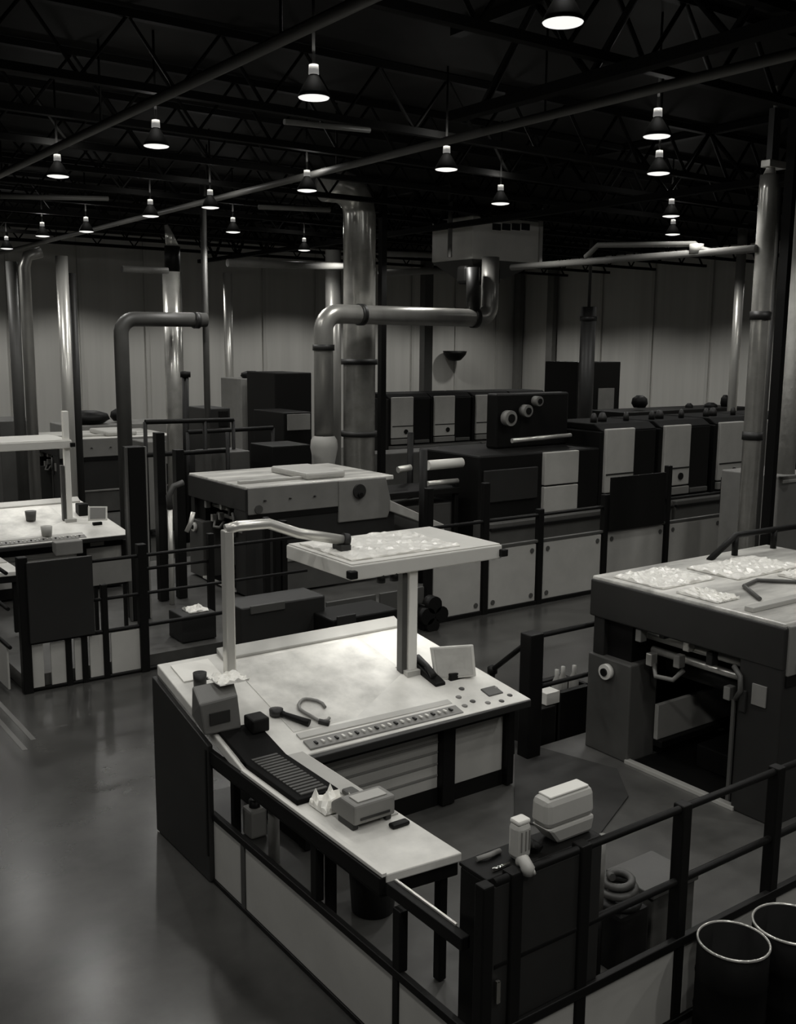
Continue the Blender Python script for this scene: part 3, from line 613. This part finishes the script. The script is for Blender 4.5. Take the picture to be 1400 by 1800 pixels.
for z in (.78, 1.4, 1.97): bar((4.03, YF, z), (4.03, 23, z), .03).build('rail', 'black', t)
x, _, z = on_y(195, 1005, 17.4)
t = thing('wall_notice', 'pale notice board behind the far fence by its tall post', 'board', (x, 17.4, 0))
box(x-.38, x+.38, 17.38, 17.42, z-.22, z+.22).build('face', 'grey', t, .01); box(x-.3, x-.24, 17.42, 17.48, DZ, z).build('leg', 'black', t); box(x+.24, x+.3, 17.42, 17.48, DZ, z).build('leg', 'black', t)
t = thing('press_platform', 'low grey deck of the second press row behind its fence', 'platform', (4.2, YF, 0))
box(4.24, 28, YF+.05, 23.1, .01, DZ-.05).build('deck', 'deck', t)

# ================================================================ SECOND ROW: kick fence along the press, posts, board
YS = 15.5
t = thing('walkway_guard', 'long pale panelled guard with black posts before the second press row', 'fence', (9, YS, 0))
pxs = [752, 850, 945, 1057, 1164, 1262, 1345]
tops = [988, 968, 945, 925, 903, 885, 870]
for i, px in enumerate(pxs):
    x = on_y(px, 1050, YS)[0]
    zt = on_y(px, [820, 790, 895, 870, 790, 840, 840][i], YS)[2]
    box(x-.07, x+.07, YS-.07, YS+.07, 0, min(zt, 2.75)).build('post', 'black', t, .012)
for i in range(6):
    a, b = on_y(pxs[i], 1050, YS)[0]+.11, on_y(pxs[i+1], 1050, YS)[0]-.11
    pn = box(a, b, YS-.03, YS+.03, .09, 1.34).build('guard_panel', 'lgrey', t, .012)
    for (xx, zz) in ((a+.12, .22), (b-.12, .22), (a+.12, 1.2), (b-.12, 1.2)):
        MB().tube([(xx, YS-.03, zz), (xx, YS-.045, zz)], .055, 10).build('panel_stud', 'dgrey', pn)
xs0, xs1 = on_y(690, 1050, YS)[0], on_y(1345, 1050, YS)[0]
box(xs0-1.6, xs1, YS-.05, YS+.05, 0, .07).build('base_rail', 'black', t)
box(on_y(752, 1050, YS)[0], xs1, YS-.045, YS+.045, 1.36, 1.42).build('cap_rail', 'dgrey', t, .01)
bar((on_y(752, 1050, YS)[0], YS, 1.95), (xs1, YS, 1.95), .035).build('hand_rail', 'black', t)
box(on_y(1066, 900, YS)[0], on_y(1162, 900, YS)[0], YS-.12, YS-.075, 1.40, 2.62).build('black_board', 'black', t, .012, label='square black board hung on the guard')
for (a, b) in ((xs0-1.5, xs0-.4), (xs0-.3, xs0+.75)):
    box(a, b, YS-.03, YS+.03, .09, .8).build('low_panel', 'dgrey', t, .01)

# printing units along X
YU = 18.5
def unit(x, label, first=False):
    t = thing('printing_unit', label, 'printing press', (x, YU, DZ), 'printing units')
    box(x-.12, x+2.1, YU+.12, YU+2.6, .26, 3.28).build('body', 'black', t, .04)
    box(x-.12, x+2.12, YU-.55, YU+.1, .26, 1.30).build('step_base', 'dgrey', t, .02)
    box(x-.12, x+2.12, YU-.6, YU-.5, 1.12, 1.2).build('step_edge', 'black', t, .01)
    cv = box(x, x+1.12, YU+.02, YU+.14, 1.62, 3.34).build('front_cover', 'lgrey', t, .03)
    box(x+.02, x+1.1, YU+.008, YU+.02, 2.10, 2.14).build('cover_groove', 'dark', cv)
    MB().tube([(x+.72, YU+.02, 1.88), (x+.72, YU-.02, 1.88)], .1, 14).build('cover_knob', 'black', cv)
    box(x, x+1.12, YU, YU+.12, 1.36, 1.58).build('lower_cover', 'grey', t, .02)
    box(x+1.2, x+2.0, YU+.03, YU+.12, 1.36, 1.5).build('gap_step', 'dgrey', t, .02)
    MB().prism([(YU+.1, 3.28), (YU+2.3, 3.28), (YU+2.1, 3.46), (YU+.4, 3.46)], 'x', x-.1, x+2.1).build('top_cover', 'void', t, .03)
    for dx, dy, r in ((.3, .8, .09), (.75, .9, .12), (1.6, .8, .08)):
        MB().lathe([(.001, 0), (r, 0), (r*1.05, .12), (r*.6, .24), (.001, .26)], (x+dx, YU+dy, 3.46), 12).build('motor_cap', 'dark', t)
    return t
ux = [on_y(p, 800, YU)[0] for p in (1067, 1170, 1266)]
u0 = unit(ux[0], 'printing unit with a pale cover above the square black board')
unit(ux[1], 'printing unit with a pale cover and knob next after the board')
unit(ux[2], 'printing unit with a pale cover beside the tall steel duct')
unit(ux[2]+2.35, 'printing unit mostly behind the tall steel duct')
# lower unit before the printing units
x0 = on_y(850, 800, YU)[0]; xa = on_y(960, 800, YU)[0]
t = thing('coating_unit', 'low black coating unit with a pale two-part cover before the printing units', 'printing press', (x0, YU, DZ))
box(x0, xa+2.1, YU+.12, YU+2.6, .26, 2.86).build('body', 'black', t, .05)
box(x0-.2, xa+2.1, YU-.55, YU+.1, .26, 1.30).build('step_base', 'dgrey', t, .02)
box(x0-.2, xa+2.1, YU-.6, YU-.5, 1.12, 1.2).build('step_edge', 'black', t, .01)
box(xa, xa+1.2, YU, YU+.14, 2.0, 2.84).build('upper_cover', 'lgrey', t, .02)
box(xa, xa+1.2, YU, YU+.14, 1.30, 1.96).build('lower_cover', 'lgrey', t, .02)
box(x0+.1, xa-.2, YU+.05, YU+.12, 1.7, 2.5).build('recess_panel', 'dark', t, .02)
for i, (px, py, r) in enumerate(((895, 735, .2), (925, 722, .16), (945, 705, .13))):
    p = on_y(px, py, YU+1.0); MB().tube([(p[0], p[1]-.1, p[2]), (p[0], p[1]+.1, p[2])], r, 18).build('feed_wheel', 'grey', t); MB().tube([(p[0], p[1]-.13, p[2]), (p[0], p[1]-.1, p[2])], r*.55, 14).build('wheel_hub', 'black', t)
p = on_y(935, 690, YU+1.4); box(p[0]-1.4, p[0]+1.2, YU+1.2, YU+1.6, 2.86, p[2]).build('feeder_frame', 'black', t, .05)
bar((p[0]-1.2, YU+.8, 3.1), (p[0]+.9, YU+.8, 3.15), .06).build('feed_bar', 'steel', t)
# infeed gantry between delivery and coating unit: bright rollers and dark frames
x0b = x0-.25
t = thing('infeed_conveyor', 'dark conveyor with bright rollers behind the gear cover', 'conveyor', (13.5, 19, DZ))
a, b = on_y(752, 818, 19), on_y(812, 813, 19)
bar(a, b, .12, 14).build('roller', 'plastic', t); a, b = on_y(700, 826, 19.6), on_y(722, 822, 19.6); bar(a, b, .08, 12).build('roller', 'pole', t)
a, b = on_y(752, 850, 19.1), on_y(805, 845, 19.1); bar(a, b, .06, 12).build('roller', 'pole', t)
a, b = on_y(690, 862, 19.0), on_y(850, 856, 19.0); a = (13.3,)+a[1:]; b = (x0b, )+b[1:]; box(a[0], b[0], 19.0, 20.2, b[2]-.1, b[2]+.06).build('bed', 'black', t, .02)
for x in (a[0]+.1, b[0]-.1): box(x-.06, x+.06, 19.05, 19.17, .26, a[2]).build('leg', 'black', t, .01)
box(a[0], b[0], 19.2, 20.2, .26, 1.7).build('base', 'dgrey', t, .03)

# rails and black uprights behind the near desk, in front of the second delivery
t = thing('delivery_guard', 'black upright guard bars in front of the second press delivery', 'guard', (7, 17.6, 0))
for px, z1 in ((470, 2.1), (488, 2.0), (500, 2.0), (372, 1.9)):
    x = on_y(px, 1050, 17.6)[0]; box(x-.06, x+.06, 17.55, 17.67, .26, z1).build('bar', 'black', t, .01)
bar(on_y(452, 1050, 17.5), on_y(484, 1085, 17.2), .05).build('brace', 'black', t)
bar(on_y(255, 1000, 17.6), on_y(372, 985, 17.6), .03).build('rail', 'black', t)
p = on_z(342, 1128, .26)
t = thing('waste_bin', 'square black bin with pale scraps on top beside the far fence post', 'bin', (p[0], p[1], .26))
x, y = p[0], p[1]+.2
a = on_y(312, 1080, y); b = on_y(372, 1080, y)
box(a[0], b[0], y-.2, y+.4, .263, a[2]).build('tub', 'rubber', t, .02)
tag(MB().wavy(a[0]+.2, b[0]-.1, y-.1, y+.25, lambda u, v: a[2]+.003, 7, 6, .06).build('paper_scrap', 'paper', base=(x, y, a[2])), 'pale scraps lying on the square black bin', 'paper')
t = thing('pipe_stand', 'bright thin upright pipe at the dark end of the second delivery', 'pipe', (6.5, 18.8, .26))
a, b = on_y(300, 960, 18.9), on_y(299, 895, 18.9); bar((a[0], 18.9, .263), b, .05).build('upright', 'pole', t)
MB().tube([b, on_y(297, 872, 18.9), on_y(305, 855, 18.9), on_y(322, 848, 18.9)], .06, 10).build('hose', 'dgrey', t)
a = on_y(335, 920, 18.7); b = on_y(340, 900, 18.7); MB().tube([on_y(328, 935, 18.7), a, b], .05, 8).build('branch', 'pole', t)
for i, (px, y0_, y1_) in enumerate(((283, 760, 1000), (316, 790, 1010))):
    x = on_y(px, 900, 19.3)[0]; z1 = on_y(px, y0_, 19.3)[2]
    tag(box(x-.09, x+.09, 19.2, 19.4, .263, z1).build('machine_post', 'black', base=(x, 19.3, .26), bevel=.01), ['tall black post beside the dark end of the second delivery', 'black post just ahead of the second delivery front'][i], 'post')
x = on_y(240, 900, 18.2)[0]; z1 = on_y(240, 785, 18.2)[2]
t = thing('steel_post', 'thick black post with a pale edge behind the far desk screen', 'post', (x, 18.2, .26))
box(x-.16, x+.16, 18.1, 18.4, .263, z1).build('shaft', 'black', t, .01); box(x+.17, x+.20, 18.1, 18.2, .263, z1).build('edge_strip', 'grey', t); box(x-.2, x-.17, 18.1, 18.2, .263, z1).build('edge_strip', 'dgrey', t)
# flower-like dark valve cluster on the floor behind the desk post
t = thing('valve_cluster', 'dark cluster of valve wheels on a stand behind the near desk post', 'valve', (10.6, 14.6, 0))
p = on_z(755, 1108, 0); y = p[1]
for (px, py, r) in ((760, 1062, .17), (748, 1082, .17), (772, 1078, .16), (757, 1098, .15)):
    q = on_y(px, py, y); MB().tube([(q[0], y-.1, q[2]), (q[0], y+.1, q[2])], r, 14).build('hand_wheel', 'black', t)
box(p[0]-.14, p[0]+.14, y, y+.2, 0.003, on_y(757, 1062, y)[2]).build('stand', 'black', t, .02)

# ================================================================ THIRD ROW and far stuff
YU3 = 34.5
for i, px in enumerate((690, 765, 838, 905)):
    x = on_y(px, 740, YU3)[0]
    SKIP.add('motor_cap')
    c = copy_tree(u0, (x-u0.location[0]/S, YU3-YU, 0), ['distant printing unit beside the fat steel duct', 'distant printing unit with a dark gap either side', 'distant printing unit under the bend of the horizontal duct', 'distant printing unit hidden behind the coating unit wheels'][i])
t = thing('press_platform', 'distant deck under the third press row', 'platform', (6, 28, 0)); box(4.24, 40, 28, 38, .01, .25).build('deck', 'deck', t)
def far_box(name, cat, lab, px0, py0, px1, py1, Y, depth, m, bev=.03, z0=None):
    a, b = on_y(px0, py1, Y), on_y(px1, py0, Y)
    zz = a[2] if z0 is None else z0
    return tag(box(a[0], b[0], Y, Y+depth, zz, b[2]).build(name, m, base=(a[0], Y, zz), bevel=bev), lab, cat)
# machine cabinets with parts
def cabinet(lab, px0, py0, px1, py1, Y, depth, m, win=None, wm='grey', z0=.003):
    if 26.5 <= Y <= 38: z0 = .253
    a, b = on_y(px0, py1, Y), on_y(px1, py0, Y)
    t = thing('machine_cabinet', lab, 'cabinet', (a[0], Y, z0))
    box(a[0], b[0], Y, Y+depth, z0, b[2]).build('casing', m, t, .03)
    if win:
        c, d = on_y(win[0], win[3], Y), on_y(win[2], win[1], Y); box(c[0], d[0], Y-.03, Y+.01, c[2], d[2]).build('door', wm, t, .01)
    return t
cabinet('tall black cabinet with a pale door on the far press row by the banded pipe', 1012, 636, 1092, 735, 31.5, 2.0, 'black', (1050, 682, 1080, 732), 'grey')
cabinet('black feeder cabinet with a pale door ahead of the fat duct', 500, 724, 548, 790, 27.5, 2.0, 'black', (505, 727, 545, 757), 'grey')
cabinet('large black feeder housing above the pale door', 484, 655, 548, 722, 29.6, 2.0, 'black', None)
cabinet('square black box before the duct collar', 478, 781, 546, 812, 23.0, 1.2, 'black', None)
cabinet('dark grey cabinet at the foot of the bent duct', 365, 717, 405, 775, 27.8, 1.5, 'dark', (385, 722, 401, 750), 'black')
cabinet('pale grey console body between the far posts', 372, 792, 440, 828, 23.5, 1.0, 'dgrey', None)
cabinet('grey cabinet just behind the thick black post', 255, 775, 292, 830, 27, 1.0, 'grey', None)
cabinet('low dark machine body before the far wall at the hall side', 0, 738, 66, 765, 33, 2, 'dgrey', None)
cabinet('low grey machine body under the paired thin pipes', 120, 742, 300, 765, 34, 2, 'grey', None)
cabinet('long low dark machine behind the printing units', 1096, 715, 1318, 745, 27.5, 1.9, 'black', None)
cabinet('long grey press body under the distant printing units', 668, 786, 850, 812, 27.5, 1, 'dgrey', None)
cabinet('grey press block at the picture edge beyond the near press', 1362, 830, 1440, 960, 12.9, 1.5, 'grey', (1375, 838, 1430, 850), 'lgrey')
cabinet('pale curved feeder body beside the black feeder housing', 425, 665, 482, 740, 32, 1.6, 'grey', None)
cabinet('low black cabinet on the floor just behind the near desk', 585, 1070, 700, 1125, 13.6, .8, 'black', (592, 1078, 625, 1100), 'dark')
cabinet('dark low chest on the floor behind the tall desk post', 425, 1046, 572, 1140, 14.2, .7, 'dark', (440, 1056, 500, 1080), 'dgrey')
for i, (px, py, w, h, Y) in enumerate(((155, 733, 60, 18, 34.6), (212, 729, 30, 18, 34.9), (1125, 706, 34, 26, 28.2), (1160, 727, 24, 20, 28.4), (1212, 716, 18, 18, 28.4), (1250, 714, 30, 16, 28.2), (1275, 706, 20, 30, 28.2), (442, 659, 34, 12, 32.5))):
    lab = ['dark roller lump on the far press at the hall side', 'second dark roller lump on the far press', 'dark motor lump beside the tall black cabinet', 'smaller dark lump next to the motor lump', 'single dark knob on the long low machine', 'dark low lump on the long low machine', 'dark lump by the slim pipe near the steel duct', 'dark cap on the pale curved feeder'][i]
    c = on_y(px, py, Y); r = w/2/1780*Y*1.25
    o = MB().lathe([(.001, -h/w*r*.98), (r*.7, -h/w*r*.95), (r, -h/w*r*.3), (r*.9, h/w*r*.5), (r*.4, h/w*r), (.001, h/w*r)], c, 14).build('machine_motor', 'black', base=c)
    tag(o, lab, 'motor', 'dark motors on the far presses')
t = thing('lamp_stand', 'tall thin black pole standing before the far wall', 'pole', on_y(326, 800, 26)); bar((on_y(326, 830, 26)[0], 26, .003), on_y(326, 658, 26), .09).build('shaft', 'black', t); MB().lathe([(.001, -.05), (.14, -.05), (.14, .1), (.001, .12)], on_y(326, 660, 26), 12).build('cap', 'black', t)
for i, (px, y0_, y1_, Y, r) in enumerate(((400, 760, 840, 23, .05), (722, 760, 860, 20.5, .08), (745, 790, 925, 17.6, .09), (360, 740, 850, 24, .06))):
    a, b = on_y(px, y0_, Y), on_y(px, y1_, Y)
    tag(bar((a[0], Y, .26), a, r).build('guard_post', 'black', base=(a[0], Y, .26)), ['thin black post between the far cabinets', 'black post in front of the distant units by the duct', 'black post beside the feed chute', 'second thin black post near the bent duct'][i], 'post')
for i, (a, b, Y) in enumerate((((255, 742), (410, 738), 24), ((255, 800), (400, 792), 23.15), ((330, 760), (480, 752), 25))):
    p, q = on_y(*a, Y), on_y(*b, Y); t = thing('barrier_rail', ['black rail across the far consoles', 'lower black rail near the thick post', 'upper black rail toward the feeder cabinet'][i], 'railing', (p[0], Y, 0))
    bar(p, q, .06).build('rail', 'black', t); bar((p[0], Y, .26), p, .05).build('post', 'black', t); bar((q[0], Y, .26), q, .05).build('post', 'black', t)

# ---------------------------------------------------------------- ducts
def duct(lab, pts, r, m='duct', bands=(), name='ventilation_duct', n=24):
    t = thing(name, lab, 'duct', pts[0]); MB().tube(pts, r, n).build('duct_run', m, t)
    for (p, d) in bands:
        p, d = Vector(p), Vector(d); MB().tube([p-d*.08, p+d*.08], r*1.14, n).build('joint_band', 'dark', t)
    return t
YD = 25.0
a = on_y(632, 600, YD); R = .47
x = a[0]
duct('tall fat silver duct rising to an elbow in mid hall', [(x, YD, .26), (x, YD, 9.15)]+[(x-.75+.75*math.cos(t_), YD, 9.15+.75*math.sin(t_)) for t_ in (.4, .8, 1.2, 1.57)]+[(x-1.2, YD, 9.9)], R, 'steel', [((x, YD, 5.0), (0, 0, 1)), ((x, YD, 2.9), (0, 0, 1))])
x2 = on_y(672, 600, YD+.4)[0]
structure(box(x2-.09, x2+.09, YD+.3, YD+.5, 0, 10.3).build('column', 'black', base=(x2, YD+.4, 0)))
YH = 23.6; zc = on_y(700, 555, YH)[2]; xl = on_y(569, 600, YH)[0]; xr = on_y(868, 555, YH)[0]; rr = .23
xv = on_y(862, 500, YH)[0]; ztop = on_y(862, 452, YH)[2]
hd = duct('horizontal silver duct with a bent leg crossing before the fat duct', [(xl, YH, on_y(569, 790, YH)[2])]+[(xl, YH, zc-.6)]+arc((xl+.45, YH, zc-.45), (-1, 0, 0), (0, 0, 1), .45, .15, 1.57, 6)+[(xv-.4, YH, zc)]+arc((xv-.4, YH, zc+.4), (0, 0, -1), (1, 0, 0), .4, .2, 1.57, 6)+[(xv, YH, ztop)], rr+.03, 'duct',
     [((xl+1.2, YH, zc), (1, 0, 0)), ((xv-.6, YH, zc), (1, 0, 0)), ((xl, YH, zc-.9), (0, 0, 1))])
p = on_y(570, 780, YH); t = thing('duct_collar', 'pale flanged collar under the horizontal duct leg', 'collar', p)
MB().lathe([(.28, .22), (.36, .1), (.38, -.1), (.3, -.5), (.3, -.75), (.001, -.75)], p, 20).build('flange', 'lgrey', t); box(p[0]-.3, p[0]+.3, YH-.3, YH+.3, .003, p[2]-.75).build('pedestal', 'grey', t, .02)
bar(on_y(832, 548, YH), on_y(832, 470, YH), .2, 18).build('branch_stub', 'dark', hd)
# hanging unit
YB = 24.2
a, b = on_y(830, 455, YB), on_y(950, 390, YB)
t = thing('hanging_air_unit', 'grey box air unit with a dark slotted vent hung from the roof', 'air handler', (a[0], YB, a[2]))
box(a[0], b[0], YB, YB+2.0, a[2], b[2]).build('casing', 'ledge', t, .04)
MB().hexa([(a[0]+.6, YB+.5, a[2]-.5), (b[0]-1.0, YB+.5, a[2]-.5), (b[0]-1.0, YB+1.5, a[2]-.5), (a[0]+.6, YB+1.5, a[2]-.5)], [(a[0], YB, a[2]), (b[0], YB, a[2]), (b[0], YB+2, a[2]), (a[0], YB+2, a[2])]).build('hopper', 'dgrey', t, .02)
for i in range(4):
    c, d = on_y(866+i*17, 404, YB), on_y(880+i*17, 394, YB); box(c[0], d[0], YB-.03, YB+.02, c[2], d[2]).build('vent_slot', 'black', t)
box(b[0]-.05, b[0]+.08, YB-.06, YB+.06, a[2], b[2]+.4).build('corner_strut', 'lgrey', t)
for x in (a[0]+.2, b[0]-.2): bar((x, YB+1, b[2]), (x, YB+1, 10.34), .03, 8).build('hanger_rod', 'truss', t)
MB().box(a[0]-.3, a[0]+1.1, YB-.1, YB+.4, a[2]-.75, a[2]-.2).build('blower', 'black', t, .1)
p = on_y(787, 300, YB+.3); q = on_y(791, 452, YB+.3)
tag(bar(q, (q[0], q[1], 10.34), .07, 10).build('hanging_rod', 'dgrey', base=q), 'thin grey drop rod beside the hanging air unit', 'rod')
# bent dull duct at left
YL = 27.0; zc = on_y(290, 562, YL)[2]; xl = on_y(215, 640, YL)[0]; xr = on_y(362, 560, YL)[0]; z0 = .003
duct('dull grey duct bent like a gate before the far wall', [(xl, YL, z0), (xl, YL, zc-.5)]+arc((xl+.4, YL, zc-.4), (-1, 0, 0), (0, 0, 1), .4, .15, 1.57, 6)+[(xr, YL, zc+.02)], .2, 'dgrey', [((xr-.3, YL, zc), (1, 0, 0))])
x = on_y(371, 640, YL)[0]; tag(MB().tube([(x, YL+.3, .003), (x, YL+.3, 10.3)], .09, 10).build('drop_pipe', 'dgrey', base=(x, YL+.3, .26)), 'thin dark drop pipe at the end of the bent duct', 'pipe')
x = on_y(303, 520, 28)[0]; duct('silver flue behind the bent duct with a dark stack above', [(x, 28, .253), (x, 28, on_y(303, 478, 28)[2])], .27, 'steel')
t = thing('flue_tip', 'tapered silver flue tip hanging high beside a small lamp', 'flue', on_y(300, 430, 30)); MB().tube([on_y(303, 433, 30), on_y(298, 415, 30), on_y(292, 395, 30)], [.2, .14, .06], 14).build('cone', 'steel', t); bar(on_y(303, 433, 30), on_y(303, 480, 30), .24, 14).build('stack', 'black', t); q = on_y(292, 397, 30); bar(q, (q[0], 30, 10.34), .03, 8).build('hanger_rod', 'truss', t)
for i, (px, y0_, Y, r, m, lab) in enumerate(((108, 450, 26, .15, 'pole', 'bright slim pipe standing before the far wall'), (126, 480, 26.3, .1, 'dark', 'dark slim pipe beside the bright slim pipe'), (20, 460, 28, .15, 'dgrey', 'dull thin pipe at the picture edge'), (43, 470, 28.2, .15, 'duct', 'dull thin pipe with a bright elbow at its top'),
        (400, 480, 34.2, .16, 'pole', 'slim pale pipe before the wall behind the bent duct'), (586, 440, 31, .28, 'duct', 'grey duct half hidden behind the horizontal duct leg'))):
    a = on_y(px, y0_, Y); pts = [(a[0], Y, .253 if Y >= 27.5 else .003), (a[0], Y, a[2])]
    if i == 3: pts += [(a[0]+.1, Y, a[2]+.3), (a[0]+.45, Y, a[2]+.42)]
    duct(lab, pts, r, m, name='riser_pipe', n=16)
# right hand ducts
YR = 12.0
a = on_y(1337, 560, YR); x = a[0]
zb1, zb2, zt = on_y(1337, 555, YR)[2], on_y(1337, 765, YR)[2], on_y(1337, 330, YR)[2]
duct('tall bright steel duct with two dark joint bands', [(x, YR, .003), (x, YR, zt), (x, YR, zt+.25)], .175, 'steel', [((x, YR, zb1), (0, 0, 1)), ((x, YR, zb2), (0, 0, 1))], n=28)
tag(MB().tube([(x, YR, zt+.25), (x+.05, YR, zt+.5), (x+.05, YR, 10.3)], [.12, .05, .04], 12).build('duct_hanger', 'pole', base=(x, YR, zt+.25)), 'thin bright hanger above the tall steel duct', 'hanger')
x = on_y(1357, 560, YR+.3)[0]; tag(bar((x, YR+.35, .003), (x, YR+.35, 8.6), .09, 12).build('riser_pipe', 'dgrey', base=(x, YR+.35, 0)), 'thin grey riser hugging the tall steel duct', 'pipe')
x = on_y(1374, 560, YR+.5)[0]
structure(box(x-.07, x+.07, YR+.4, YR+.6, 0, 10.3).build('column', 'black', base=(x, YR+.5, 0)))
bx = on_y(1400, 560, YR+.8)[0]
duct('wrapped textured duct cut by the picture edge', [(bx, YR+.8, on_y(1400, 830, YR+.8)[2]), (bx, YR+.8, 10.3)], .2, 'film', n=28)
t = thing('beam_bracket', 'pale bracket high between steel duct and dark column', 'bracket', on_y(1360, 288, YR)); box(on_y(1346, 290, YR)[0], on_y(1375, 290, YR)[0], YR-.1, YR+.1, on_y(1360, 296, YR)[2], on_y(1360, 283, YR)[2]).build('plate', 'pole', t, .01)
box(on_y(1352, 285, YR)[0], on_y(1364, 285, YR)[0], YR-.06, YR+.06, on_y(1360, 284, YR)[2], on_y(1360, 190, YR)[2]).build('strut', 'dark', t)
a = on_y(1297, 560, 22); duct('slim silver pipe standing behind the printing units', [(a[0], 22, .003), (a[0], 22, on_y(1297, 392, 22)[2])], .16, 'pole', name='riser_pipe')
a = on_y(1035, 560, 26); zt = 10.3
duct('dark banded pipe running from the tall black cabinet to the roof', [(a[0], 26, .003), (a[0], 26, 6.9)], .27, 'dark', [((a[0], 26, on_y(1035, 560, 26)[2]), (0, 0, 1))], name='riser_pipe')
tag(bar((a[0], 26, 6.9), (a[0], 26, 10.3), .06).build('hanging_rod', 'dgrey', base=(a[0], 26, 6.9)), 'thin rod above the dark banded pipe', 'rod')
x = on_y(750, 560, 40)[0]; structure(box(x-.25, x+.25, 39.8, 40.2, 0, 10.3).build('column', 'dgrey', base=(x, 40, 0)))
for px in (912, 970):
    y = on_x(px, 560, 41.7)[1]; structure(box(41.55, 41.85, y-.25, y+.25, 0, 10.3).build('column', 'grey', base=(41.7, y, 0)))
# dark bowl on the wall and pale board
p = on_y(800, 622, 45.2); t = thing('wall_bowl', 'dark bowl shaped fitting on the bright far wall', 'fitting', p)
MB().lathe([(.001, -.42), (.35, -.35), (.64, -.02), (.68, .16), (.58, .12), (.36, -.1), (.001, -.15)], p, 20).build('bowl', 'black', t); bar((p[0], 45.2, p[2]-.1), (p[0], 46, p[2]-.1), .06).build('wall_bracket', 'dgrey', t)

# ================================================================ WORLD, COLOUR
w = bpy.data.worlds.new('world'); SC.world = w; w.use_nodes = True
w.node_tree.nodes['Background'].inputs['Color'].default_value = (1, .985, .95, 1); w.node_tree.nodes['Background'].inputs['Strength'].default_value = .0015
vs = SC.view_settings; vs.view_transform = 'Standard'; vs.look = 'None'; vs.exposure = 0.0; vs.gamma = 1.0
try: vs.use_curve_mapping = False
except Exception: pass
SC.display_settings.display_device = 'sRGB'
cy = SC.cycles
cy.use_denoising = True; cy.max_bounces = 6; cy.diffuse_bounces = 3; cy.glossy_bounces = 3; cy.sample_clamp_indirect = 2.0
try: cy.use_light_tree = True
except Exception: pass
